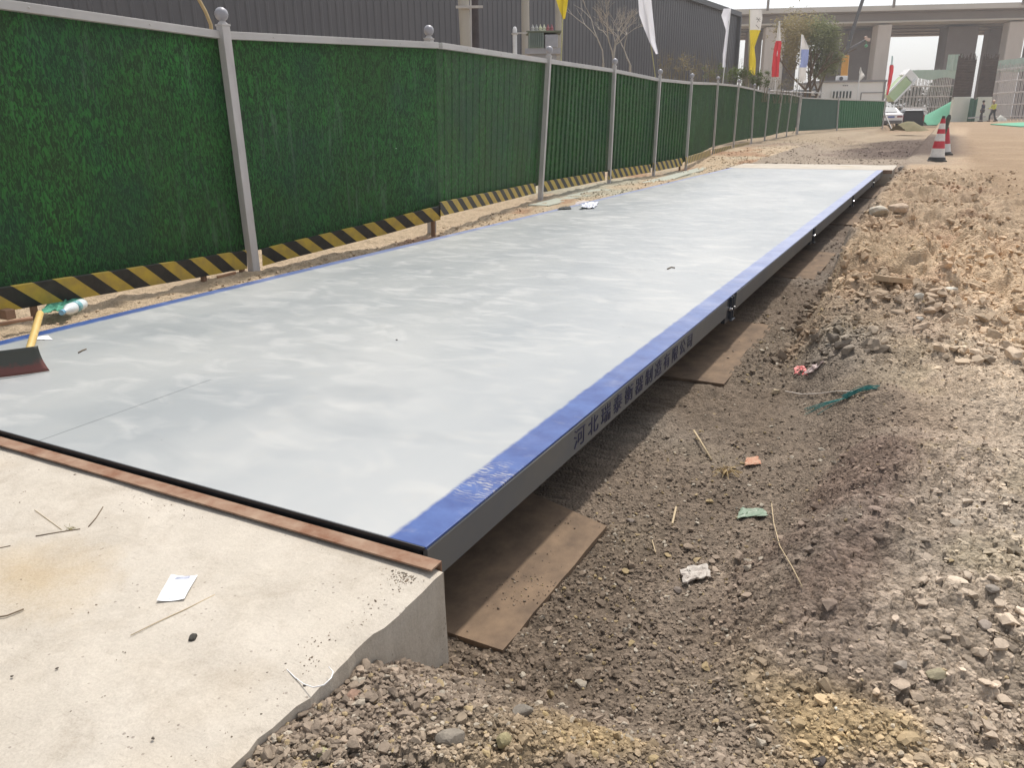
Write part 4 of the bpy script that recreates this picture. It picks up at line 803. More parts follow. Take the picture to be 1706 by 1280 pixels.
rocks = [(752, 1237, .030, (.27, .235, .19), 'large grey clod at the bottom, right of the ramp corner', .55), (838, 1243, .018, (.36, .31, .17), 'yellowish upright clod right of the largest bottom clod', .9), (538, 1258, .013, (.42, .39, .22), 'pale yellow stone at the bottom near the ramp edge', .7),
         (870, 1190, .024, (.26, .23, .19), 'rounded grey clod above the yellowish one', .6), (588, 1163, .018, (.33, .21, .15), 'reddish brown stone touching the ramp edge', .6), (642, 1092, .013, (.42, .35, .22), 'sandy stone leaning at the foot of the ramp face', .8),
         (1560, 1125, .026, (.34, .30, .20), 'flat olive stone in the cobbles at lower right', .35), (1600, 875, .030, (.36, .31, .25), 'flat pale slab stone at the right of the slope', .28), (1655, 985, .020, (.30, .26, .22), 'angular grey stone near the right edge', .5), (1395, 1183, .007, (.72, .70, .62), 'small white stone at the lower right', .4),
         (1464, 358, .10, (.60, .54, .44), 'pale boulder on the lip of the sandy bank', .65), (1495, 352, .11, (.58, .44, .32), 'sandy boulder right of the pale one on the bank', .5), (1581, 484, .05, (.72, .68, .58), 'white flat stone on the bank slope', .3), (1531, 496, .03, (.6, .56, .48), 'small pale stone below the white flat one', .6),
         (1532, 533, .022, (.5, .46, .4), 'small round grey stone alone on the slope', .6), (1483, 290, .09, (.36, .31, .27), 'grey stone beside the far apron corner', .7), (1502, 282, .08, (.42, .36, .31), 'brown-grey stone right of the apron corner', .6), (1292, 655, .024, (.50, .40, .27), 'sandy clod left of the pale cord', .6),
         (1130, 985, .016, (.22, .18, .15), 'dark stone just below the crushed carton', .5), (1420, 655, .012, (.3, .27, .23), 'small clod by the rope end', .5), (1500, 1110, .018, (.36, .31, .26), 'rounded stone among the cobbles at lower right', .5), (1640, 1045, .020, (.37, .31, .26), 'second angular stone below the right edge one', .5), (1050, 870, .018, (.22, .18, .15), 'flat dark stone off the corner of the first board', .4), (1365, 1272, .016, (.10, .085, .08), 'blackish lump at the very bottom right of centre', .6)]
for k, (x, y, s_, c, lab, fl) in enumerate(rocks): rock('rock', x, y, s_, c, lab, 'rock', None, 'larger stones on the ground', flat=fl, seed=60 + k)

# ------------------------------------------------------------------ traffic cones and bollard
M_cred = mat('cone_red', (.55, .04, .06), .45, var=.15); M_cwhite = mat('cone_white', (.75, .73, .70), .45, var=.1, scale=20); M_cblack = mat('cone_black', (.07, .065, .06), .7, scale=12)
def cone(base, top, rb, rt, lab, bands, grp='traffic cones by the road'):
    t = thing('traffic_cone', lab, 'traffic cone', base, grp); ax = top - base; h = np.linalg.norm(ax); ax /= h
    mb = MB(); mb.obox(base + ax * .02, np.array([rb * 1.15, .02, 0]), np.array([-.02, rb * 1.15, 0]), ax * .02); mb.lathe(base, [(rb * 1.12, .04), (rb, h * .11)], 24, axis=ax); make('base', mb, M_cblack, t, bevel=.006)
    for k, (a, b, m_) in enumerate(bands):
        rr = lambda f: rb * (1 - f) + rt * f
        mb = MB(); mb.lathe(base, [(rr(a) * .98, h * a), (rr(a), h * a + .002), (rr(b), h * b)], 24, axis=ax); make('band', mb, m_, t, smooth=False)
    mb = MB(); mb.lathe(base, [(rt * 1.0, h * .945), (rt * .95, h * .955), (rt * .9, h)], 16, axis=ax); make('tip', mb, M_cblack, t)
cb = G(1560, 269); cb = cb - np.array([0, 0, .01]); ctop = P(1565, 193, np.dot(cb - CAM, UF)); ctop = np.array([cb[0] + .01, cb[1], ctop[2]])
cone(cb, ctop, .165, .035, 'red and white traffic cone with a black base, on the sandy bank', [(.11, .30, M_cwhite), (.30, .46, M_cred), (.46, .62, M_cwhite), (.62, .72, M_cred), (.72, .84, M_cwhite), (.84, .945, M_cred)])
Dc = np.dot(cb - CAM, UF)
b2 = P(1575, 245, Dc + 2.5); g2 = float(height(b2[0], b2[1])); b2 = G(1574, 258); t2 = P(1579, 211, np.dot(b2 - CAM, UF)); cone(b2, t2, .14, .03, 'smaller cone half hidden behind the red and white one', [(.11, .4, M_cwhite), (.4, .95, M_cred)])
A = P(1570, 240, Dc + 1.0); B = P(1582, 192, Dc + 1.3); A = G(1560, 262); B = P(1582, 191, np.dot(A - CAM, UF)); mb = MB(); mb.tube([A, A + (B - A) * .93, B], [.055, .055, .03], 14); t = tag(make('leaning_bollard', mb, mat('dark_green_rubber', (.045, .06, .045), .6, c2=(.1, .11, .09), scale=10), origin=A), 'dark green rubber bollard leaning behind the traffic cone', 'bollard')

# ------------------------------------------------------------------ warehouse
def warehouse():
    A = P(1224, 100, 62); VPx = 1727; d = ray(VPx, 191); d[2] = 0; d /= np.linalg.norm(d); B = A - d * 80
    zt = onwall(1226, 23, A, B)[2]; zt2 = onwall(1160, -1, A, B)[2]; print('warehouse', A, B, zt, zt2)
    t = thing('warehouse', 'dark grey corrugated metal warehouse behind the green fence', 'building', A * np.array([1, 1, 0]))
    Mw = mat('dark_grey_cladding', (.070, .070, .080), .5, c2=(.085, .084, .094), scale=.3); Mt = mat('dark_trim', (.06, .06, .065), .5)
    L_ = 120; B = A - d * L_; nr = np.array([d[1], -d[0], 0]); nr = nr if nr.dot(CAM - A) > 0 else -nr
    mb = MB(); pitch = .36; n = int(L_ / pitch); vs = []
    for i in range(n):
        for q, e in ((0, 0), (.55, 0), (.66, .03), (.89, .03)): p = A - d * pitch * (i + q) + nr * e; vs += [(p[0], p[1], -1), (p[0], p[1], zt)]
    mb.add(vs, [(2 * i, 2 * i + 2, 2 * i + 3, 2 * i + 1) for i in range(len(vs) // 2 - 1)]); make('cladding_wall', mb, Mw, t)
    mb = MB(); q = A - nr * 25; mb.add([(A[0], A[1], -1), (q[0], q[1], -1), (q[0], q[1], zt), (A[0], A[1], zt)], [(0, 1, 2, 3)]); make('end_wall', mb, Mw, t)
    mb = MB(); C = A - nr * 25; D_ = B - nr * 25; mb.add([(A[0], A[1], zt), (B[0], B[1], zt), (D_[0], D_[1], zt + 2), (C[0], C[1], zt + 2)], [(0, 1, 2, 3)]); make('roof', mb, Mt, t)
    mb = MB(); up = np.array([0, 0, zt]); mb.bar(A * [1, 1, 0] + up + nr * .15, B * [1, 1, 0] + up + nr * .15, .25, .3); make('gutter', mb, Mt, t)
    mb = MB(); mb.bar(A * [1, 1, 0] + nr * .1 + d * .05, A * [1, 1, 0] + up + nr * .1 + d * .05, .3, .3); make('corner_trim', mb, Mt, t)
    # bluish annex on the left, in front of the main wall
    E0 = P(343, 60, 34); E1 = P(-260, 60, 30); mb = MB(); dd = (E1 - E0) * [1, 1, 0]; LL = np.linalg.norm(dd); dd /= LL; n2 = np.array([dd[1], -dd[0], 0]); n2 = n2 if n2.dot(CAM - E0) > 0 else -n2; vs = []; pt = .22
    for i in range(int(LL / pt)):
        for q_, e in ((0, 0), (.5, 0), (.62, .05), (.9, .05)): p = E0 + dd * pt * (i + q_) + n2 * e; vs += [(p[0], p[1], -1), (p[0], p[1], 9.5)]
    t2 = thing('annex_shed', 'blue-grey ribbed metal shed at the upper left, before the dark warehouse', 'building', E0 * np.array([1, 1, 0]))
    mb.add(vs, [(2 * i, 2 * i + 2, 2 * i + 3, 2 * i + 1) for i in range(len(vs) // 2 - 1)]); make('cladding_wall', mb, mat('bluish_cladding', (.145, .15, .19), .4, c2=(.17, .175, .20), scale=.5), t2)
    e2 = E0 - n2 * 6; mb = MB(); mb.add([(E0[0], E0[1], -1), (e2[0], e2[1], -1), (e2[0], e2[1], 9.5), (E0[0], E0[1], 9.5)], [(0, 1, 2, 3)]); make('end_wall', mb, Mt, t2)
warehouse()

# ------------------------------------------------------------------ utility poles and transformer
M_pole = mat('concrete_pole', (.50, .47, .42), .8, c2=(.42, .39, .34), scale=3, stretch=(1, 1, .2)); M_ppipe = mat('white_pipe', (.72, .72, .74), .4)
def upole(name, xb, yb, xt, yt, D, wpx, m_, lab, cat, ext=3.0, group=None):
    b = P(xb, yb, D); tp = P(xt, yt, D); v = (tp - b); v /= np.linalg.norm(v); b0 = b - v * ((b[2] + .3) / v[2]); r = wpx / 2 / F * D * 1.03
    mb = MB(); mb.tube([b0, b, tp, tp + v * ext], [r * 1.05, r, r * .97, r * .9], 18); return make(name, mb, m_, origin=b0, smooth=True), b, tp, r
PG = 'poles behind the fence'
o, b, tp, r = upole('utility_pole', 159, 22, 156, 0, 22, 17, M_pole, '', ''); tag(o, 'pale concrete pole at the upper left, farthest left of the poles', 'pole', PG)
o, b, tp, r = upole('utility_pole', 776, 72, 772, 0, 20, 16.5, M_pole, '', ''); tag(o, 'pale concrete pole with a steel clamp beside the dark pole', 'pole', PG)
cl = MB(); c = P(774, 11, 20 - .2); cl.bar(c - UR * .20, c + UR * .42, .06, .05); cl.lathe(c - np.array([0, 0, .03]) - UF * -.2, [(r * 1.12, 0), (r * 1.12, .06)], 16); k = MB(); OFF[o.name] = OFF[o.name]; make('clamp', cl, M_post, o)
o, b, tp, r = upole('utility_pole', 792, 74, 790, 0, 20.6, 13, mat('dark_brown_pole', (.075, .06, .065), .8, var=.3, scale=4), '', ''); tag(o, 'dark brown pole standing beside the clamped concrete pole', 'pole', PG)
o, b, tp, r = upole('utility_pole', 876, 86, 875, 0, 21, 12, M_pole, '', ''); tag(o, 'pale concrete pole just left of the transformer', 'pole', PG)
o, b, tp, r = upole('utility_pole', 931, 95, 930, 0, 21.5, 9.5, M_pole, '', ''); tag(o, 'pale slim pole just right of the transformer, behind the yellow flag', 'pole', PG)
o, b, tp, r = upole('utility_pole', 785, 74, 784, 0, 19.8, 2.6, M_post, '', ''); tag(o, 'thin grey conduit between the two left-hand poles', 'pipe', PG)
def vent():
    D = 19; b = P(858, 86, D); tp = P(858, 44, D); b0 = b * [1, 1, 0]; t = thing('vent_pipe', 'short white pipe with a domed cap left of the transformer', 'pipe', b0); r = 3.3 / F * D
    mb = MB(); mb.lathe((b0[0], b0[1], 0), [(r, 0), (r, tp[2] - .06), (r * .7, tp[2] - .01), (r * .2, tp[2])], 16); make('pipe', mb, M_ppipe, t, smooth=True)
    mb = MB(); mb.lathe((b0[0], b0[1], tp[2] - .16), [(r * 1.5, 0), (r * 1.5, .035)], 16); c = np.array([b0[0], b0[1], tp[2] - .13]); mb.bar(c, c + UR * .28, .02, .03); make('collar', mb, M_post, t)
vent()
def transformer():
    D = 19.5; A = P(881, 80, D); B = P(906, 54, D); t = thing('transformer', 'grey-green power transformer box with bushings on top, behind the fence', 'transformer', A * [1, 1, 0])
    Mg = mat('transformer_green', (.26, .32, .29), .5, var=.1); Mg2 = mat('transformer_grey', (.38, .38, .42), .5, var=.08)
    w_ = np.dot(B - A, UR); z0, z1 = A[2], B[2]; c = (A + B) / 2 + UF * .3; c[2] = (z0 + z1) / 2
    mb = MB(); mb.obox(c, UR * w_ / 2, UF * .3, np.array([0, 0, (z1 - z0) / 2]))
    for k in range(7): mb.obox(c - UR * w_ / 2 + UR * w_ * (k + .5) / 7 - UF * .34, UR * .008, UF * .04, np.array([0, 0, (z1 - z0) / 2 * .92]))
    make('tank', mb, Mg, t)
    A2 = P(908, 79, D - .1); B2 = P(930, 56, D - .1); c2 = (A2 + B2) / 2 + UF * .35; w2 = np.dot(B2 - A2, UR); mb = MB(); mb.obox(c2, UR * w2 / 2, UF * .28, np.array([0, 0, (B2 - A2)[2] / 2])); make('cabinet', mb, Mg2, t, bevel=.02)
    mb = MB(); mb.obox(np.array([*((c + c2) / 2)[:2], z1 + .02]), UR * .4, UF * .33, np.array([0, 0, .018])); make('lid', mb, mat('mossy_lid', (.16, .18, .13), .7), t)
    for k, col in enumerate([(.5, .48, .46), (.42, .42, .40), (.62, .62, .45), (.65, .66, .50), (.40, .14, .15), (.35, .12, .14)]):
        q = P(888 + k * 6.4, 50, D); mb = MB(); mb.lathe((q[0] + UF[0] * .2, q[1] + UF[1] * .2, z1 + .035), [(.03, 0), (.045, .03), (.03, .05), (.04, .08), (.02, .12), (.01, .16)], 10); make('bushing', mb, mat('bushing_colour', col, .4), t)
    b_ = P(881, 86, D); e_ = P(930, 86, D); mb = MB(); q = (b_ + e_) / 2 + UF * .3; mb.obox(np.array([q[0], q[1], z0 - .06]), UR * .42, UF * .3, np.array([0, 0, .06])); mb.obox(np.array([q[0], q[1], (z0 - .12) / 2]), UR * .3, UF * .2, np.array([0, 0, (z0 - .12) / 2])); make('stand', mb, Mg2, t)
transformer()

# ------------------------------------------------------------------ flags
def flag(D, pole, rows, zones, lab, pole_m=None, amp=.14, pr=.02, folds=3.0, name='banner_flag', extra=None):
    pb_, pt_ = P(*pole[0], D), P(*pole[1], D); v = pt_ - pb_; v /= np.linalg.norm(v); b0 = pb_ - v * (pb_[2] / v[2]) if pb_[2] > 0 else pb_
    t = thing(name, lab, 'flag', b0, 'flags on poles behind the fence'); mb = MB(); mb.tube([b0, pt_], pr, 8); make('flag_pole', mb, pole_m or M_pole, t, smooth=True)
    mb = MB(); n = 26; k = 7; vs = []; ys = [r_[0] for r_ in rows]; mats = [z[1] for z in zones]; mi = []
    for i in range(n + 1):
        y = ys[0] + (ys[-1] - ys[0]) * i / n; xl = np.interp(y, ys, [r_[1] for r_ in rows]); xr = np.interp(y, ys, [r_[2] for r_ in rows])
        for j in range(k + 1): 
            g = j / k; vs.append(P(xl + (xr - xl) * g, y, D) + UF * amp * (math.sin(g * 6.28 * folds / 3 + i * .25) * .6 + .5 * mnoise.noise(Vector((g * 2, i * .2, D)))) - UF * .05)
    fs = [];
    for i in range(n):
        y = ys[0] + (ys[-1] - ys[0]) * (i + .5) / n; z = 0
        for q, (yy, _) in enumerate(zones):
            if y >= yy: z = q
        for j in range(k): fs.append((i * (k + 1) + j, (i + 1) * (k + 1) + j, (i + 1) * (k + 1) + j + 1, i * (k + 1) + j + 1)); mi.append(z)
    mb.add(vs, fs); mb.mi = mi; o = make('cloth', mb, mats, t, smooth=True)
    if extra:
        mb = MB()
        for (x0, y0, x1, y1) in extra: mb.bar(P(x0, y0, D) - UF * .26, P(x1, y1, D) - UF * .26, .5 / F * D * 2.2, .01)
        make('emblem', mb, mat('grey_print', (.18, .17, .17), .8), o)
    return t
def cloth(name, c):
    M = mat(name, c, .7, var=.06, scale=2); N, L, b = nodes(M); tr = N.new('ShaderNodeBsdfTranslucent'); tr.inputs[0].default_value = (*c, 1); ms = N.new('ShaderNodeMixShader'); ms.inputs[0].default_value = .45
    L.new(b.outputs[0], ms.inputs[1]); L.new(tr.outputs[0], ms.inputs[2]); L.new(ms.outputs[0], N['Material Output'].inputs[0]); return M
C_w, C_y, C_r, C_b, C_lb = cloth('white_cloth', (.85, .86, .93)), cloth('yellow_cloth', (.70, .55, .05)), cloth('red_cloth', (.62, .05, .06)), cloth('blue_cloth', (.30, .36, .62)), cloth('pale_blue_cloth', (.5, .64, .78))
C_gw = cloth('greyish_cloth', (.72, .70, .67)); M_bamboo = mat('bamboo_pole', (.45, .42, .22), .6)
flag(19.5, ((1092, 128), (1066, -60)), [(-40, 1061, 1084), (0, 1063, 1085), (24, 1064, 1087), (45, 1071, 1089), (70, 1081, 1091), (90, 1092, 1096)], [(-60, C_w)], 'tall white flag with a pale blue sheen, in front of the dark warehouse', M_bamboo, .05, .012)
flag(13, ((935, 98), (939, -30)), [(-40, 922, 950), (0, 926, 946), (14, 930, 944), (32, 938, 941)], [(-60, C_y)], 'yellow flag hanging at the top edge beside the transformer', M_bamboo, .05, .012)
flag(27, ((1204, 140), (1217, 14)), [(14, 1205, 1217), (26, 1201, 1215), (36, 1205, 1213), (50, 1209, 1212), (90, 1203, 1208), (112, 1203, 1208)], [(0, C_w)], 'narrow white flag wrapped round its pole at the warehouse corner', M_white_paint, .04, .016)
flag(33, ((1247, 146), (1249, 15)), [(16, 1249, 1268), (30, 1249, 1270), (50, 1249, 1267), (60, 1249, 1263), (79, 1249, 1256), (100, 1247, 1258), (125, 1246, 1258)], [(0, C_gw), (51, C_y)], 'yellow banner with a whitish top and dark emblem', M_bamboo, .08, .02, extra=[(1257, 30, 1263, 37), (1263, 30, 1258, 38), (1256, 33, 1264, 33), (1256, 42, 1261, 48)])
flag(43, ((1291, 150), (1298, 35)), [(36, 1297, 1299), (66, 1293, 1301), (72, 1291, 1302), (90, 1287, 1299), (110, 1285, 1297), (128, 1285, 1297)], [(0, C_gw), (67, C_r)], 'red banner with a white tip, left of the bushy tree', M_white_paint, .08, .025)
flag(46, ((1328, 152), (1336, 57)), [(58, 1336, 1338), (78, 1335, 1347), (82, 1335, 1348), (104, 1333, 1345), (114, 1331, 1342), (130, 1330, 1342), (136, 1329, 1339)], [(0, C_gw), (81, C_b), (112, C_gw)], 'blue banner with white tip and foot, before the tree trunk', M_white_paint, .08, .025)
flag(60, ((1475, 165), (1487, 92)), [(93, 1485, 1487), (106, 1484, 1487.5), (110, 1482, 1489), (120, 1481, 1488), (140, 1477, 1483), (158, 1475, 1479)], [(0, cloth('pale_aqua_cloth', (.6, .72, .72))), (108, C_r)], 'red banner with a pale aqua tip at the right end of the cabin', M_white_paint, .08, .03)
flag(56, ((1431, 137), (1434, 112)), [(112, 1433.3, 1434), (120, 1431, 1437), (126, 1431, 1440), (134, 1430.5, 1433)], [(0, C_gw)], 'little white pennant above the roof of the white cabin', M_white_paint, .08, .03)
mb = MB(); A = P(331, -2, 7.2); B = P(351, 40, 7.2); mb.tube([A + (A - B) * 2, A, A * .5 + B * .5 + np.array([.01, 0, 0]), B, B - np.array([0, 0, 1.6])], [.012, .014, .014, .015, .016], 8)
tag(make('bamboo_stick', mb, mat('tan_bamboo', (.50, .36, .18), .6), origin=B, smooth=True), 'tan bamboo stick leaning behind the first tall fence post', 'stick')

# ------------------------------------------------------------------ viaduct
def viaduct():
    A = P(1218, 15, 100); z1 = A[2]; B = at(1706, 3, z1); ax = (B - A); ax[2] = 0; ax /= np.linalg.norm(ax); bk = np.array([-ax[1], ax[0], 0]); bk = bk if bk.dot(UF) > 0 else -bk
    print('viaduct', A, B, z1); t = thing('viaduct', 'pale concrete road viaduct on tall piers across the background', 'bridge', A * [1, 1, 0])
    Mc = mat('viaduct_concrete', (.66, .63, .57), .85, c2=(.58, .55, .50), scale=.25, stretch=(1, 1, .4)); Mk = mat('viaduct_underside', (.30, .265, .24), .9, c2=(.25, .22, .20), scale=.2); Mb = mat('shaded_pier_concrete', (.20, .165, .15), .8, c2=(.25, .215, .195), scale=.4)  # last one: same pier concrete with its shade painted in, for piers further back
    Ml = mat('pier_concrete', (.68, .62, .56), .85, c2=(.60, .54, .48), scale=.5, stretch=(1, 1, .3))
    s0, s1 = -60, 70; A0 = A * [1, 1, 0]
    z_pb = onwall(1400, 19, A, B)[2]; z_fl = onwall(1400, 34, A, B)[2]; z_b = onwall(1400, 37, A, B)[2]; zc = (z1 + z_pb) / 2
    def slab(name, u0, u1, w0, w1, za, zb, m_): 
        mb = MB(); c = A0 + ax * (u0 + u1) / 2 + bk * (w0 + w1) / 2; mb.obox(np.array([c[0], c[1], (za + zb) / 2]), ax * (u1 - u0) / 2, bk * (w1 - w0) / 2, np.array([0, 0, (zb - za) / 2])); return make(name, mb, m_, t)
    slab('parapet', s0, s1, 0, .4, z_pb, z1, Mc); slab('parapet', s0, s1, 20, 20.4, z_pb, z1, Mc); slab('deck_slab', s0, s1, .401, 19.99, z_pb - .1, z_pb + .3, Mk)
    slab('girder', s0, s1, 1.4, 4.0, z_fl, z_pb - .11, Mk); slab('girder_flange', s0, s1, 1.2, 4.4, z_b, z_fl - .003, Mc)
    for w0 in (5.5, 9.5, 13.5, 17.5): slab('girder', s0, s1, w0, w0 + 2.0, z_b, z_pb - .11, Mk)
    for i in range(9):
        slab('lamp_bracket', s0 + 8 + i * 14, s0 + 8.25 + i * 14, -.2, -.003, z_pb + .3, z1 + .9, Mk)
    def pier(px, wpx, w, m_, cap=True, dep=1.6):
        Q0 = A + bk * w; Q1 = B + bk * w; c = onwall(px, 60, Q0, Q1); wd = wpx / F * np.dot(c - CAM, UF); g = -.2; mb = MB()
        mb.obox(np.array([c[0], c[1], (g + z_b) / 2]) + bk * dep / 2, ax * wd / 2, bk * dep / 2, np.array([0, 0, (z_b - g) / 2 - .15])); make('pier', mb, m_, t, bevel=.12)
        if cap: mb = MB(); mb.obox(np.array([c[0], c[1], z_b - .9]) + bk * dep / 2, ax * (wd / 2 + .9), bk * (dep / 2 + 1.2), np.array([0, 0, .7])); make('pier_cap', mb, Mk, t, bevel=.1)
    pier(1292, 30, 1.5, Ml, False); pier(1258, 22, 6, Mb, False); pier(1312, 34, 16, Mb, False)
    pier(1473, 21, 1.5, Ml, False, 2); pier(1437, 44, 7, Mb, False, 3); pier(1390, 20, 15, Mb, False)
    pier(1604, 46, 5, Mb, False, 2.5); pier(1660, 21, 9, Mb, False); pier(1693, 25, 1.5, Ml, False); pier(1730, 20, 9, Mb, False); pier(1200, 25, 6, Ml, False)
viaduct()

# ------------------------------------------------------------------ site cabin with air conditioners
def cabin():
    D = 60; A = P(1368, 140, D); B = P(1474, 140, D); t = thing('site_cabin', 'white flat-roofed site office cabin beyond the green fence', 'cabin', A * [1, 1, 0])
    zt = P(1400, 137, D)[2]; Mw = mat('white_panel', (.88, .87, .85), .5, var=.03, scale=.6); Mg = mat('cabin_trim', (.30, .29, .30), .5); ax = (B - A) * [1, 1, 0]; W = np.linalg.norm(ax); ax /= W; c = (A + B) / 2 + UF * 2.0
    g = .3; mb = MB(); mb.obox(np.array([c[0], c[1], (g + zt) / 2]), ax * W / 2, UF * 2, np.array([0, 0, (zt - g) / 2])); make('wall', mb, Mw, t)
    mb = MB(); mb.obox(np.array([c[0], c[1], zt + .07]), ax * (W / 2 + .12), UF * 2.1, np.array([0, 0, .07])); make('roof', mb, Mg, t)
    w0 = P(1386, 152, D); w1 = P(1418, 163, D); cc = (w0 + w1) / 2 - UF * .02; hw = np.dot(w1 - w0, UR) / 2; hh = (w0 - w1)[2] / 2
    mb = MB(); mb.obox(cc, ax * hw, UF * .04, np.array([0, 0, hh])); wo = make('window', mb, mat('dark_window', (.06, .075, .07), .15), t)
    for k in range(7): 
        mb = MB(); q = cc - ax * hw + ax * 2 * hw * k / 6 - UF * .06; mb.obox(q, ax * .045, UF * .02, np.array([0, 0, hh])); make('window_bar', mb, Mw, wo)
    d0 = P(1437, 154, D); d1 = P(1472, 154, D); mb = MB(); q = (d0 + d1) / 2 - UF * .02; mb.obox(q, ax * .85, UF * .03, np.array([0, 0, .03])); 
    mb.obox(q - ax * .85 + np.array([0, 0, -1]), ax * .03, UF * .03, np.array([0, 0, 1])); make('door_frame', mb, Mg, t)
    for Q in (A, B): mb = MB(); mb.obox(np.array([*(Q - UF * .03)[:2], (g + zt) / 2]), ax * .06, UF * .04, np.array([0, 0, (zt - g) / 2])); make('corner_post', mb, Mg, t)
    mk = MB(); 
    for k in range(3): q = P(1405 + k * 3.2, 142, D) - UF * .03; mk.obox(q, ax * .05, UF * .01, np.array([0, 0, .04]))
    make('door_sign_dots', mk, Mg, t)
    def ac(px0, px1, py0, py1, D_, lab):
        a = P(px0, py1, D_); b = P(px1, py0, D_); c_ = (a + b) / 2; hw_ = np.dot(b - a, UR) / 2; hh_ = (b - a)[2] / 2; tt = thing('air_conditioner', lab, 'air conditioner', np.array([c_[0], c_[1], a[2]]), 'air conditioner units at the cabin')
        m1 = MB(); m1.obox(c_, UR * hw_, UF * .2, np.array([0, 0, hh_])); make('casing', m1, Mw, tt, bevel=.03); m1 = MB(); m1.lathe(c_ - UR * hw_ * .3 - UF * .20, [(hh_ * .72, 0), (hh_ * .72, .02), (hh_ * .2, .03)], 18, axis=-UF); make('fan_grille', m1, mat('dark_grille', (.10, .10, .11), .6), tt)
    ac(1393, 1411, 126, 135.5, 61, 'white air conditioner unit on the cabin roof'); ac(1352, 1366, 151, 159, 57, 'white air conditioner unit left of the cabin wall')
cabin()
# grey parked roof beside cabin (low shed)
mb = MB(); q = P(1352, 156, 62); mb.obox(np.array([q[0], q[1], q[2] / 2 + .3]), UR * 1.3, UF * 1.2, np.array([0, 0, q[2] / 2])); tag(make('low_shed', mb, mat('dark_shed', (.10, .105, .11), .5), origin=q, bevel=.2), 'low dark grey shed roof left of the white cabin', 'shed')

# ------------------------------------------------------------------ crane
def crane():
    D = 72; t = thing('mobile_crane', 'crane with an orange lower boom and long dark upper boom', 'crane', P(1405, 190, D)); Mo = mat('orange_boom', (.62, .31, .05), .5, var=.15, scale=1.5); Mk = mat('dark_boom', (.10, .095, .095), .5)
    def seg(name, a, b, w, m_, p=t): mb = MB(); mb.bar(P(*a, D), P(*b, D), w, w); return make(name, mb, m_, p)
    seg('lower_boom', (1403, 165), (1409, 92), 9.5 / F * D, Mo); seg('upper_boom', (1409, 90), (1424, 40), 5 / F * D, Mk); seg('upper_boom', (1424, 40), (1441, -12), 4.4 / F * D, Mk)
    j = seg('jib', (1412, 83), (1442, 66), 2.6 / F * D, Mk); mb = MB(); mb.bar(P(1441, 64, D), P(1449, 66, D), .22, .22); mb.bar(P(1442, 60, D), P(1444, 66, D), .18, .18); make('jib_head', mb, mat('pale_jib_head', (.62, .45, .38), .5), j)
    mb = MB(); mb.tube([P(1443, 66, D), P(1443, 74, D)], .03, 6); mb.ball(P(1443, 76, D), .14, 8); make('hook', mb, mat('green_hook', (.12, .35, .2), .5), t)
    mb = MB(); c = P(1404, 182, D); mb.obox(c + UF * .5 - np.array([0, 0, .2]), UR * 1.3, UF * 2.5, np.array([0, 0, .6])); make('carrier', mb, Mo, t, bevel=.1)
crane()

# ------------------------------------------------------------------ trees and shrubs
def leafmat(n, c, c2): M = mat(n, c, .7, c2=c2, scale=.8); N, L, b = nodes(M); tr = N.new('ShaderNodeBsdfTranslucent'); tr.inputs[0].default_value = (*c2, 1); ms = N.new('ShaderNodeMixShader'); ms.inputs[0].default_value = .25; L.new(b.outputs[0], ms.inputs[1]); L.new(tr.outputs[0], ms.inputs[2]); L.new(ms.outputs[0], N['Material Output'].inputs[0]); return M
def branches(mb, p, d, l, r, depth, rs, tips, spread=.5, up=.15):
    q = p + d * l; mid = (p + q) / 2 + np.array([rs.gauss(0, .05), rs.gauss(0, .05), 0]) * l; mb.tube([p, mid, q], [r, r * .85, r * .68], 5, cap=False); tips.append(q)
    if depth == 0: return
    for _ in range(rs.choice((2, 3, 3))):
        nd = d + np.array([rs.gauss(0, spread), rs.gauss(0, spread), rs.gauss(up, spread * .6)]); nd /= np.linalg.norm(nd); branches(mb, q, nd, l * rs.uniform(.62, .85), r * .62, depth - 1, rs, tips, spread, up)
def leafcloud(mb, centres, per, size, spread, rs):
    for c, sc in centres:
        for _ in range(int(per * sc)):
            v = np.array([rs.gauss(0, 1), rs.gauss(0, 1), rs.gauss(0, 1)]); v /= np.linalg.norm(v); v *= abs(rs.gauss(.7, .28)) * spread * sc; p = c + v
            a = np.array([rs.gauss(0, 1), rs.gauss(0, 1), rs.gauss(0, .6)]); a /= np.linalg.norm(a); b = np.cross(a, [rs.random(), rs.random(), 1]); b /= np.linalg.norm(b); s = size * rs.uniform(.6, 1.4)
            mb.add([p - a * s, p + b * s * .5, p + a * s, p - b * s * .5], [(0, 1, 2, 3)])
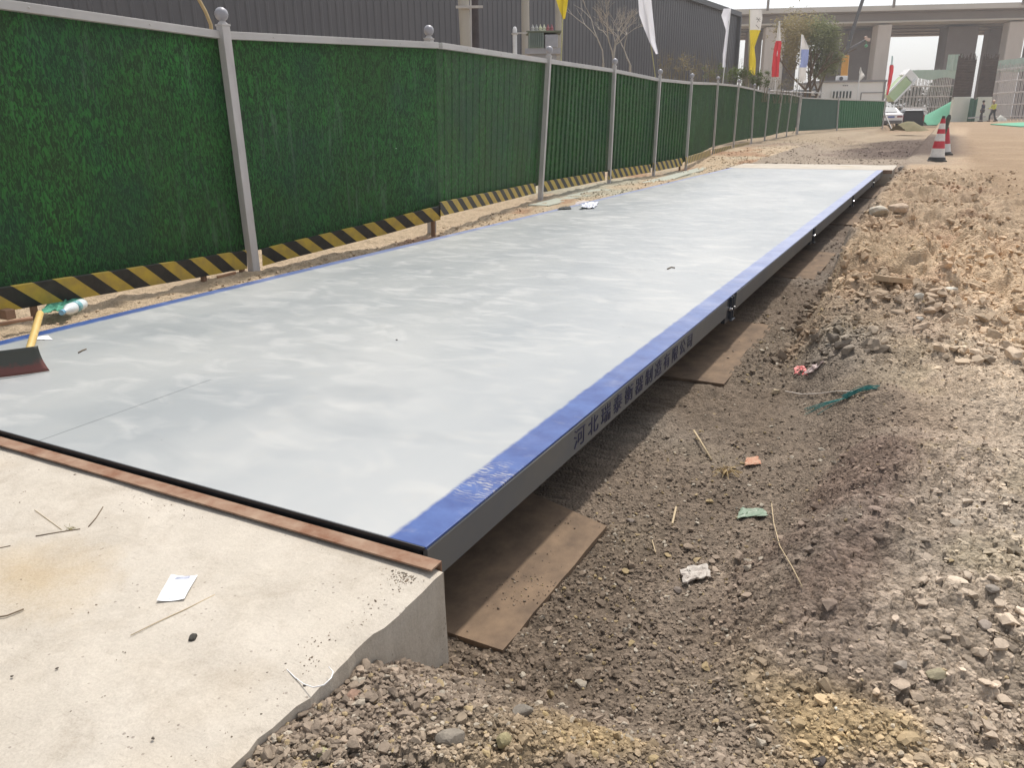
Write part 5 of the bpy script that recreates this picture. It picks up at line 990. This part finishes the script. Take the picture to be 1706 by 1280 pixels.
def big_tree():
    D = 55; rs = random.Random(5); base = P(1347, 165, D); base[2] = .3; t = thing('bushy_tree', 'bushy olive green tree with a forked trunk before the viaduct', 'tree', base); tips = []; mb = MB()
    mb.tube([base, base + np.array([0, 0, 1.0])], [.26, .2], 8)
    for dx in (-.5, -.1, .35, .9): d = UR * dx * .6 + np.array([0, 0, 1.]) + UF * rs.gauss(0, .3); d /= np.linalg.norm(d); branches(mb, base + np.array([0, 0, .9]), d, 1.7, .12, 3, rs, tips, .38, .25)
    make('trunk', mb, mat('bark', (.17, .12, .08), .9), t)
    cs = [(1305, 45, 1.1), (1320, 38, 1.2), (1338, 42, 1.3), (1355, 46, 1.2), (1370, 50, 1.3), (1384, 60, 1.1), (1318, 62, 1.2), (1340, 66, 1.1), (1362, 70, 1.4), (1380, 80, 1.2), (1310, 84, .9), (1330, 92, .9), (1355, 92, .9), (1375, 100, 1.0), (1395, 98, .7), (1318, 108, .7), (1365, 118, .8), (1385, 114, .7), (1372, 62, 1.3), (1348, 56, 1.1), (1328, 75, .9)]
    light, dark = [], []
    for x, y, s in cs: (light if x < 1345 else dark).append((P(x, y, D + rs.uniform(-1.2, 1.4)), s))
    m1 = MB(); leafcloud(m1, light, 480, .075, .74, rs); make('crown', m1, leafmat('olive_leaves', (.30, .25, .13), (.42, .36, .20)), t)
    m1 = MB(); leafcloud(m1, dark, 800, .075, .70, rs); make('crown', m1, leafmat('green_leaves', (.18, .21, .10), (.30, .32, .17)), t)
big_tree()
def bare_tree(px, py, D, n, lab, seed, l=1.1, spread=.42, h=.9, depth=5, g='bare trees before the warehouse'):
    rs = random.Random(seed); b = P(px, py, D); base = np.array([b[0], b[1], 0]); t = thing('bare_tree', lab, 'tree', base, g); tips = []; mb = MB(); mb.tube([base, b], [.045, .035], 6)
    for _ in range(n): d = np.array([rs.gauss(0, .35), rs.gauss(0, .35), 1.]); d /= np.linalg.norm(d); branches(mb, b, d, l * h, .026, depth, rs, tips, spread, .12)
    make('trunk', mb, mat('grey_bark', (.42, .38, .33), .9), t)
bare_tree(1022, 100, 24, 3, 'leafless grey tree rising before the dark warehouse, left of the white flag', 4, .55); bare_tree(1005, 105, 24, 1, 'slim leafless sapling left of the larger bare tree', 9, .8, .3, .9, 3)
bare_tree(1050, 108, 25, 1, 'thin leafless sapling right of the larger bare tree', 12, .6, .5, .8, 4)
def shrub(px, py, D, wpx, hpx, lab, dry, seed, n=900):
    rs = random.Random(seed); b = P(px, py, D); base = np.array([b[0], b[1], .0]); w_ = wpx / F * D / 2; h = hpx / F * D; t = thing('shrub', lab, 'shrub', base, 'shrubs behind the fence'); mb = MB()
    for _ in range(26): q = b + UR * rs.uniform(-w_, w_) + UF * rs.gauss(0, .3) - np.array([0, 0, .5]); e = q + np.array([rs.gauss(0, .12), rs.gauss(0, .12), h * rs.uniform(.6, 1.15) + .5]); mb.tube([q, (q + e) / 2 + np.array([rs.gauss(0, .03), rs.gauss(0, .03), 0]), e], [.010, .007, .003], 4); 
    make('stems', mb, mat('dry_stem', (.24, .21, .15), .9), t); m1 = MB(); cs = [(b + UR * rs.uniform(-w_, w_) + UF * rs.gauss(0, .3) + np.array([0, 0, h * rs.uniform(.1, .75)]), rs.uniform(.6, 1)) for _ in range(16)]
    leafcloud(m1, cs, n / 16, .028 * D / 25, h * .24, rs); make('leaves', m1, leafmat('dry_leaf', (.20, .17, .10), (.26, .23, .14)) if dry else leafmat('fresh_leaf', (.09, .13, .04), (.15, .20, .07)), t)
shrub(1120, 122, 25, 40, 32, 'dry brownish shrub behind the fifth fence post', True, 1, 260); shrub(1160, 128, 27, 50, 38, 'dry brown reeds left of the narrow white flag', True, 2, 500); shrub(1190, 132, 28, 30, 26, 'low olive shrub at the warehouse corner', False, 3, 500)
shrub(1228, 138, 30, 34, 34, 'leafy green shrub left of the yellow banner', False, 4, 1500); shrub(1262, 146, 31, 30, 28, 'leafy green shrub under the yellow banner', False, 6, 1500); shrub(1310, 150, 34, 44, 22, 'thin dry weeds below the red banner', True, 7, 200)

# ------------------------------------------------------------------ scaffolding, rebar columns, netting
M_sc = mat('scaffold_tube', (.58, .54, .52), .6, var=.2, scale=2); M_net = mat('pale_green_net', (.42, .53, .45), .9, c2=(.50, .60, .52), scale=2)
def scaffold(A, B, z0, z1, nv, nh, lab, net=None, rows=2, dz=1.2):
    t = thing('scaffolding', lab, 'scaffolding', A * [1, 1, 0]); ax = (B - A) * [1, 1, 0]; L_ = np.linalg.norm(ax); ax /= L_; bk = np.array([-ax[1], ax[0], 0]); bk = bk if bk.dot(UF) > 0 else -bk
    for r_ in range(rows):
        for i in range(nv):
            p = A * [1, 1, 0] + ax * L_ * (i + (.35 * r_)) / nv + bk * dz * r_; mb = MB(); mb.tube([p + np.array([0, 0, z0]), p + np.array([0, 0, z1 * random.uniform(.97, 1.04)])], .034, 5); make('upright', mb, M_sc, t)
        for j in range(nh):
            z = z0 + (z1 - z0) * (j + .6) / nh; p = A * [1, 1, 0] + bk * dz * r_ + np.array([0, 0, z]); mb = MB(); mb.tube([p, p + ax * L_], .034, 5); make('ledger', mb, M_sc, t)
    if net:
        for (f0, f1, za, zb) in net:
            mb = MB(); a = A * [1, 1, 0] + ax * L_ * f0 - bk * .12; n = 12; vs = []
            for i in range(n + 1): p = a + ax * L_ * (f1 - f0) * i / n + bk * .1 * math.sin(i * 1.3); vs += [p + np.array([0, 0, za + .12 * math.sin(i * .9)]), p + np.array([0, 0, zb])]
            mb.add(vs, [(2 * i, 2 * i + 2, 2 * i + 3, 2 * i + 1) for i in range(n)]); o = make('netting', mb, M_net, t); o.modifiers.new('t', 'SOLIDIFY').thickness = .03
    return t
A = P(1508, 150, 84); B = P(1594, 150, 84); zt = P(1550, 118, 84)[2]; zn = P(1550, 131, 84)[2]; scaffold(A, B, .3, zt, 15, 5, 'grey scaffolding with green netting left of the rebar columns', [(.0, 1.0, zn, zt + .1), (.72, 1.0, zt, zt + 1.5)])
A = P(1652, 150, 80); B = P(1740, 150, 72); zt = P(1680, 108, 78)[2]; zn = P(1680, 118, 78)[2]; scaffold(A, B, .3, zt, 15, 5, 'grey scaffolding with green netting at the right edge', [(0, 1.0, zn - .1, zt + .5)])
def rebar(px0, px1, ytop, D, lab):
    w_ = (px1 - px0) / F * D; c = P((px0 + px1) / 2, 161, D); z0 = c[2]; z1 = P((px0 + px1) / 2 + 5, ytop, D)[2]; t = thing('rebar_column', lab, 'rebar cage', np.array([c[0], c[1], z0]), 'unfinished columns'); Mr = mat('brown_rebar', (.115, .08, .06), .85, var=.3, scale=3); n = 15; dp = w_ * .15; mb = MB()
    for i in range(n):
        for q in (0, 1, .5):
            p = c + UR * w_ * (i / (n - 1) - .5) + UF * dp * q; mb.bar((p[0], p[1], z0 - .2), (p[0], p[1], z1 + random.uniform(-.1, .5)), .055, .055)
    make('vertical_bars', mb, Mr, t); mb = MB(); k = 24
    for j in range(k): z = z0 + (z1 - z0) * j / k; q = c + UF * dp / 2; q = np.array([q[0], q[1], z]); [mb.obox(q + s * UF * (dp / 2 + .04), UR * (w_ / 2 + .03), UF * .02, np.array([0, 0, .028])) for s in (-1, 1)]; [mb.obox(q + s * UR * (w_ / 2 + .04), UF * dp / 2, UR * .02, np.array([0, 0, .028])) for s in (-1, 1)]
    make('hoops', mb, Mr, t)
    mb = MB(); q = c + UF * dp / 2; mb.obox(q, UR * w_ * .40, UF * dp * .4, np.array([0, 0, 0])); g = .2; mb = MB(); mb.obox(np.array([q[0], q[1], (z0 + g) / 2]), UR * (w_ / 2 + .02), UF * (dp / 2 + .1), np.array([0, 0, (z0 - g) / 2])); make('plinth', mb, mat('pale_plinth', (.78, .77, .70), .8, c2=(.68, .72, .62), scale=1), t, bevel=.05)
rebar(1590, 1616, 98, 75, 'left brown rebar column rising from a pale plinth'); rebar(1630, 1652, 98, 76, 'right brown rebar column rising from a pale plinth')
def mound(name, pts, D, h_px, lab, m_, cat='netting'):
    pass
def tarp(name, outline, D, depth, m_, lab, cat):
    """a draped heap: ridge along the outline's top, spreading to the ground in front and behind"""
    mb = MB(); n = len(outline); k = 6; vs = []
    for i, (x, ytop) in enumerate(outline):
        tp = P(x, ytop, D); 
        for j in range(-k, k + 1):
            f = j / k; z = .25 + (tp[2] - .25) * (1 - abs(f) ** 1.4) + .06 * mnoise.noise(Vector((i * .8, j * .9, 1))); p = tp + UF * depth * f; vs.append((p[0], p[1], z))
    m2 = 2 * k + 1; mb.add(vs, [(i * m2 + j, (i + 1) * m2 + j, (i + 1) * m2 + j + 1, i * m2 + j + 1) for i in range(n - 1) for j in range(m2 - 1)])
    o = make(name, mb, m_, origin=P(outline[0][0], outline[0][1], D), smooth=True); return tag(o, lab, cat)
M_gt = mat('green_dust_net', (.10, .36, .22), .9, c2=(.14, .42, .27), scale=1.5, bump=.03, bscale=3)
tarp('net_covered_heap', [(1532, 197), (1540, 193), (1552, 186), (1562, 181), (1575, 174), (1586, 168), (1594, 166)], 78, 1.6, M_gt, 'soil heap covered with bright green dust net, left of the plinths', 'heap')
A = P(1617, 165, 74.3); B = P(1630, 165, 74.3); mb = MB(); vs = []
for i in range(13):
    q = A + (B - A) * i / 12 + UF * .12 * math.sin(i * 1.1); vs += [(q[0], q[1], .35), (q[0], q[1], A[2] + .1 * math.sin(i * .7))]
mb.add(vs, [(2 * i, 2 * i + 2, 2 * i + 3, 2 * i + 1) for i in range(12)]); o = make('green_sheeting', mb, mat('dark_green_tarp', (.06, .17, .11), .8, scale=2), origin=A); o.modifiers.new('t', 'SOLIDIFY').thickness = .02; tag(o, 'dark green sheet hanging between the two plinths', 'sheet')
mb = MB(); q = [P(1650, 206.5, 58), P(1740, 203, 66), P(1760, 209, 52), P(1700, 211, 50)]; q = [np.array([p[0], p[1], float(height(p[0], p[1], False)) + .06]) for p in q]
mb.add(q + [p - np.array([0, 0, .1]) for p in q], [(0, 1, 2, 3), (0, 4, 5, 1), (1, 5, 6, 2), (2, 6, 7, 3), (3, 7, 4, 0)]); tag(make('ground_net', mb, M_gt, origin=q[0]), 'flat green net spread over the ground at the right edge', 'netting')
# tilted light green chute
def chute():
    D = 68; t = thing('tilted_panel', 'light green covered chute tilted up beside the parked cars', 'chute', P(1482, 163, D)); a, b = P(1484, 163, D), P(1514, 132, D); d = b - a; L_ = np.linalg.norm(d); d /= L_; up = np.cross(UF, d); up = up if up[2] > 0 else -up
    mb = MB(); mb.obox((a + b) / 2 + UF * .6, d * L_ / 2, up * .42, UF * .6); make('cover', mb, mat('light_green_cover', (.42, .56, .30), .6, c2=(.52, .62, .42), scale=1.2), t, bevel=.05)
    for s in (-1, 1): mb = MB(); mb.bar(a + up * .46 * s, b + up * .46 * s + d * .5, .13, .13); make('side_rail', mb, M_white_paint, t)
    mb = MB(); mb.obox(b + d * .35 + UF * .6, d * .3, up * .5, UF * .55); make('head', mb, M_white_paint, t, bevel=.05)
chute()
# far darker greenery and banks behind scaffolds
def far_bushes():
    rs = random.Random(3); t = thing('far_thicket', 'dark hazy thicket behind the left scaffolding', 'trees', P(1530, 180, 95) * [1, 1, 0]); m1 = MB(); cs = [(P(rs.uniform(1488, 1600), rs.uniform(150, 188), 95 + rs.uniform(-3, 3)), rs.uniform(.7, 1.4)) for _ in range(46)]; leafcloud(m1, cs, 60, .22, 1.0, rs); make('crown', m1, leafmat('hazy_leaf', (.16, .17, .12), (.22, .23, .17)), t)
far_bushes()

# ------------------------------------------------------------------ vehicles
M_tyre = mat('tyre', (.03, .03, .03), .8); M_glass = mat('car_glass', (.05, .06, .065), .08); M_cw = mat('white_car_paint', (.85, .84, .84), .25, var=.03); M_cg = mat('grey_car_paint', (.28, .30, .33), .25, var=.05)
def car(base, fwd, W, Lc, prof, m_, lab, win, rear_open=False, cat='car', name='parked_car'):
    """prof: (along, height, half-width factor) outline of the upper body from tail to nose; base: ground point under the tail centre."""
    fwd = fwd / np.linalg.norm(fwd); rt = np.array([fwd[1], -fwd[0], 0]); t = thing(name, lab, cat, base); hw = W / 2
    def pt(a, s, z): return base + fwd * a + rt * s + np.array([0, 0, z])
    mb = MB(); secs = []
    for a, h, wf, zb in prof:                           # cross section: sill, belt, roof
        belt = min(h, .95) if h > 1.0 else h * .85
        secs.append([(-hw * wf, zb), (-hw * wf * 1.0, belt), (-hw * wf * (.80 if h > 1.1 else .93), h), (hw * wf * (.80 if h > 1.1 else .93), h), (hw * wf, belt), (hw * wf, zb)])
    vs = [pt(prof[i][0], s, z) for i, sc in enumerate(secs) for s, z in sc]; n = 6; fs = [(i * n + j, (i + 1) * n + j, (i + 1) * n + (j + 1) % n, i * n + (j + 1) % n) for i in range(len(secs) - 1) for j in range(n)] + [(len(secs) * n - 6 + j) for j in range(0)]
    fs += [tuple((len(secs) - 1) * n + j for j in range(n))] + ([] if rear_open else [tuple(range(n))[::-1]]); mb.add(vs, fs); body = make('body', mb, m_, t, bevel=.05)
    for (a, s) in ((.75, -1), (.75, 1), (Lc - .85, -1), (Lc - .85, 1)):
        mb = MB(); mb.lathe(pt(a, s * (hw - .2), .33), [(.30, 0), (.33, .03), (.33, .18), (.30, .21)], 20, axis=rt * s); wh = make('wheel', mb, M_tyre, t); mb = MB(); mb.lathe(pt(a, s * (hw + .005), .33), [(.2, 0), (.2, .012), (.05, .02)], 14, axis=rt * s); make('rim', mb, M_bolt, wh)
    return t, pt, rt
cb = P(1484, 199, 62); cb[2] = float(height(cb[0], cb[1], False)); print('car base', cb)
fw = UF * 1.0 + UR * .12; fw[2] = 0
t, pt, rt = car(cb, fw, 1.82, 4.6, [(0, .95, .92, .35), (.12, 1.02, .98, .30), (.55, 1.08, 1, .28), (1.25, 1.46, .98, .28), (2.6, 1.50, .98, .28), (3.4, 1.08, 1, .28), (4.4, .82, .96, .3), (4.6, .65, .9, .35)], M_cw, 'white car seen from behind at the end of the fence', None)
mb = MB(); mb.add([pt(.56, -.62, 1.10), pt(.56, .62, 1.10), pt(1.20, .56, 1.42), pt(1.20, -.56, 1.42)], [(0, 1, 2, 3)]); mb.v = [tuple(np.array(v) + np.array([0, 0, .035])) for v in mb.v]; make('rear_window', mb, mat('bright_glass', (.35, .36, .36), .15), t)
for s in (-1, 1): mb = MB(); mb.obox(pt(.0, s * .62, .80), rt * .19, fw * .03, np.array([0, 0, .06])); make('tail_light', mb, mat('tail_lamp', (.22, .05, .06), .3), t, bevel=.01)
mb = MB(); mb.obox(pt(-.02, 0, .42), rt * .8, fw * .05, np.array([0, 0, .11])); make('bumper', mb, mat('dark_bumper', (.10, .09, .09), .6), t, bevel=.02)
mb = MB(); mb.obox(pt(-.02, 0, .78), rt * .24, fw * .02, np.array([0, 0, .06])); make('number_plate', mb, mat('blue_plate', (.06, .12, .4), .4), t)
cb = P(1521, 199, 63.5); cb[2] = float(height(cb[0], cb[1], False))
t, pt, rt = car(cb, UF * 1.0 + UR * .35, 1.62, 4.2, [(0, 1.45, .95, .35), (.1, 1.52, .98, .32), (2.6, 1.56, 1, .3), (3.3, 1.05, 1, .3), (4.0, .85, .96, .3), (4.2, .7, .9, .35)], M_cg, 'grey van with its tailgate raised over a dark load space', None, rear_open=True, cat='van', name='parked_van')
fw = UF * 1.0 + UR * .35; fw /= np.linalg.norm(fw)
mb = MB(); mb.obox(pt(.6, -.02, .92), rt * .68, fw * .55, np.array([0, 0, .48])); make('load_space', mb, mat('dark_load_space', (.02, .02, .025), .8), t)
mb = MB(); mb.obox(pt(-.35, 0, 1.60), rt * .70, fw * .42, np.array([0, 0, .04])); tg = make('tailgate', mb, M_cw, t, bevel=.02)
mb = MB(); mb.obox(pt(-.35, 0, 1.645), rt * .5, fw * .25, np.array([0, 0, .006])); make('tailgate_glass', mb, M_glass, tg)
for s in (-1, 1): mb = MB(); mb.obox(pt(-.01, s * .73, .9), rt * .05, fw * .03, np.array([0, 0, .22])); make('tail_light', mb, mat('van_tail_lamp', (.30, .05, .06), .3), t)
mb = MB(); mb.add([pt(.5, .80, 1.0), pt(2.5, .80, 1.0), pt(2.4, .71, 1.42), pt(.6, .71, 1.42)], [(0, 1, 2, 3)]); make('side_window', mb, M_glass, t)

# ------------------------------------------------------------------ people
def skinned(name, verts, edges, rad, m_, parent=None, sub=2, root=0):
    me = bpy.data.meshes.new(name); off = OFF[parent.name] if parent is not None else np.zeros(3); me.from_pydata([tuple(np.array(v) - off) for v in verts], edges, [])
    o = bpy.data.objects.new(name, me); COL.objects.link(o); sk = o.modifiers.new('skin', 'SKIN'); sk.use_smooth_shade = True
    for i, r_ in enumerate(rad): me.skin_vertices[0].data[i].radius = (r_, r_) if not hasattr(r_, '__len__') else r_
    me.skin_vertices[0].data[root].use_root = True; ss = o.modifiers.new('sub', 'SUBSURF'); ss.levels = sub; ss.render_levels = sub
    bpy.context.view_layer.update(); dg = bpy.context.evaluated_depsgraph_get(); m2 = bpy.data.meshes.new_from_object(o.evaluated_get(dg)); bpy.data.objects.remove(o)
    m2.name = name; m2.materials.clear(); m2.materials.append(m_); o = bpy.data.objects.new(name, m2); COL.objects.link(o); OFF[o.name] = off
    if parent is not None: o.parent = parent
    return o
def person(base, face, lab, top_c, leg_c, lean=0, stride=.12, arms='down', helmet=None, bandw=False):
    face = np.array(face, float); face[2] = 0; face /= np.linalg.norm(face); rt = np.array([face[1], -face[0], 0])
    t = thing('person', lab, 'person', base, 'workers on the site')
    def p(s, f, z): return base + rt * s + face * (f + lean * max(0, z - .9)) + np.array([0, 0, z])
    hs_ = mat('skin_tone', (.38, .23, .16), .6)
    hand = [(.30, .16, .88), (-.30, .02, .84)] if arms == 'down' else [(.22, .40, 1.08), (-.20, .36, 1.02)]
    el = [(.27, -.02, 1.13), (-.27, -.05, 1.12)] if arms == 'down' else [(.27, .06, 1.12), (-.27, .04, 1.1)]
    V = [p(0, 0, .95), p(0, 0, 1.18), p(0, .0, 1.40), p(0, .01, 1.50), p(0, .03, 1.62), p(.10, 0, .9), p(.11, stride, .50), p(.11, stride * .9, .08), p(.11, stride + .15, .04), p(-.10, 0, .9), p(-.11, -stride * .3, .50), p(-.11, -stride, .08), p(-.11, -stride + .15, .04),
         p(.19, 0, 1.40), p(*el[0]), p(*hand[0]), p(-.19, 0, 1.40), p(*el[1]), p(*hand[1])]
    E_ = [(0, 1), (1, 2), (2, 3), (3, 4), (0, 5), (5, 6), (6, 7), (7, 8), (0, 9), (9, 10), (10, 11), (11, 12), (2, 13), (13, 14), (14, 15), (2, 16), (16, 17), (17, 18)]
    rd = [.13, .13, .13, .055, .10, .085, .06, .045, .04, .085, .06, .045, .04, .06, .045, .032, .06, .045, .032]
    b = skinned('body', V, E_, rd, hs_, t)
    # five short fingers per hand
    for h_, e_ in ((hand[0], el[0]), (hand[1], el[1])):
        hp, ep = p(*h_), p(*e_); d = hp - ep; d /= np.linalg.norm(d); mb = MB()
        for k in range(4): q = hp + rt * (.022 * (k - 1.5)) + d * .02; l = (.07, .08, .075, .06)[k]; mb.tube([q, q + d * l * .6, q + d * l + face * .015], [.010, .009, .007], 6)
        q = hp + face * .03; mb.tube([q, q + face * .03 + d * .02, q + face * .035 + d * .045], [.011, .010, .008], 6); make('fingers', mb, hs_, b)
    skinned('jacket', [V[0] + (0, 0, .0), V[1], V[2], V[13], V[14], V[15] + (V[14] - V[15]) * .25, V[16], V[17], V[18] + (V[17] - V[18]) * .25], [(0, 1), (1, 2), (2, 3), (3, 4), (4, 5), (2, 6), (6, 7), (7, 8)], [.155, .15, .15, .078, .062, .052, .078, .062, .052], mat('jacket_cloth', top_c, .8), t)
    skinned('trousers', [V[0] - (0, 0, .02), V[5], V[6], V[7] + (0, 0, .03), V[9], V[10], V[11] + (0, 0, .03)], [(0, 1), (1, 2), (2, 3), (0, 4), (4, 5), (5, 6)], [.14, .105, .08, .065, .105, .08, .065], mat('trouser_cloth', leg_c, .8), t)
    for k in (7, 11): mb = MB(); c = V[k]; mb.obox(c + face * .06 - np.array([0, 0, .03]), rt * .05, face * .14, np.array([0, 0, .05])); make('shoe', mb, M_tyre, t, bevel=.03)
    hd = p(0, .035, 1.66); mb = MB()
    if helmet: mb.ball(hd + np.array([0, 0, .05]), .135, 14, sq=(1, 1, .8)); make('helmet', mb, mat('helmet_shell', helmet, .3), t, smooth=True)
    else: mb.ball(hd - face * .015 + np.array([0, 0, .03]), .112, 14, sq=(1, 1, .95)); make('hair', mb, mat('dark_hair', (.02, .018, .015), .6), t, smooth=True)
    for s in (-1, 1): mb = MB(); mb.ball(hd + face * .098 + rt * .035 * s - np.array([0, 0, .02]), .012, 8); make('eye', mb, M_tyre, b)
    mb = MB(); mb.ball(hd + face * .11 - np.array([0, 0, .05]), .018, 8); make('nose', mb, hs_, b)
    if bandw:
        pass
b = P(1634, 201.5, 72); z = float(height(b[0], b[1], False)); b[2] = z; person(b, -UR * .7 + UF * .8, 'person in dark navy work clothes walking by the plinths', (.03, .035, .07), (.035, .03, .035), 0, .12, 'down')
b = P(1653, 199, 73); b[2] = float(height(b[0], b[1], False)); person(b, -UR * 1.0 - UF * .1, 'person in a yellow hi-vis vest and pale helmet, stepping left', (.70, .72, .10), (.03, .035, .035), .12, .22, 'fwd', (.62, .45, .35))
M_pip = mat('pale_sheet', (.62, .62, .56), .8)
tarp('pale_bag_heap', [(1660, 197), (1664, 194), (1667, 191), (1671, 194), (1676, 197)], 74, .5, M_pip, 'small pale heap on the ground right of the worker in yellow', 'heap')
mb = MB(); q = P(1622, 197, 73); 
for s in (0, 1):
    mb.tube([P(1613, 197 - s, 73 + s), P(1642, 194.5 - s, 73 + s)], .04, 6)
tag(make('low_handcart', mb, M_post, origin=q), 'low grey tubes lying on the ground behind the walking person', 'tubes')
# small dark mound before the cars
tarp('weedy_mound', [(1496, 208), (1503, 204), (1512, 201.5), (1520, 202), (1528, 206), (1534, 209)], 46, 1.0, mat('weedy_soil', (.24, .19, .10), .95, c2=(.16, .15, .07), scale=3, bump=.06, bscale=5), 'low brown mound with weeds in front of the parked cars', 'mound')

# ------------------------------------------------------------------ thin haze in the air
mb = MB(); mb.box((-480, -60, -3), (480, 760, 30)); hz_ = bpy.data.materials.new('haze'); hz_.use_nodes = True; N = hz_.node_tree.nodes; L = hz_.node_tree.links
N.remove(N['Principled BSDF']); pv = N.new('ShaderNodeVolumePrincipled'); pv.inputs['Color'].default_value = (.95, .95, .97, 1); pv.inputs['Density'].default_value = .0013; pv.inputs['Anisotropy'].default_value = .2
L.new(pv.outputs[0], N['Material Output'].inputs['Volume']); o = make('haze', mb, hz_); o['kind'] = 'stuff'; o['label'] = 'thin pale haze in the air over the whole site'; o['category'] = 'haze'
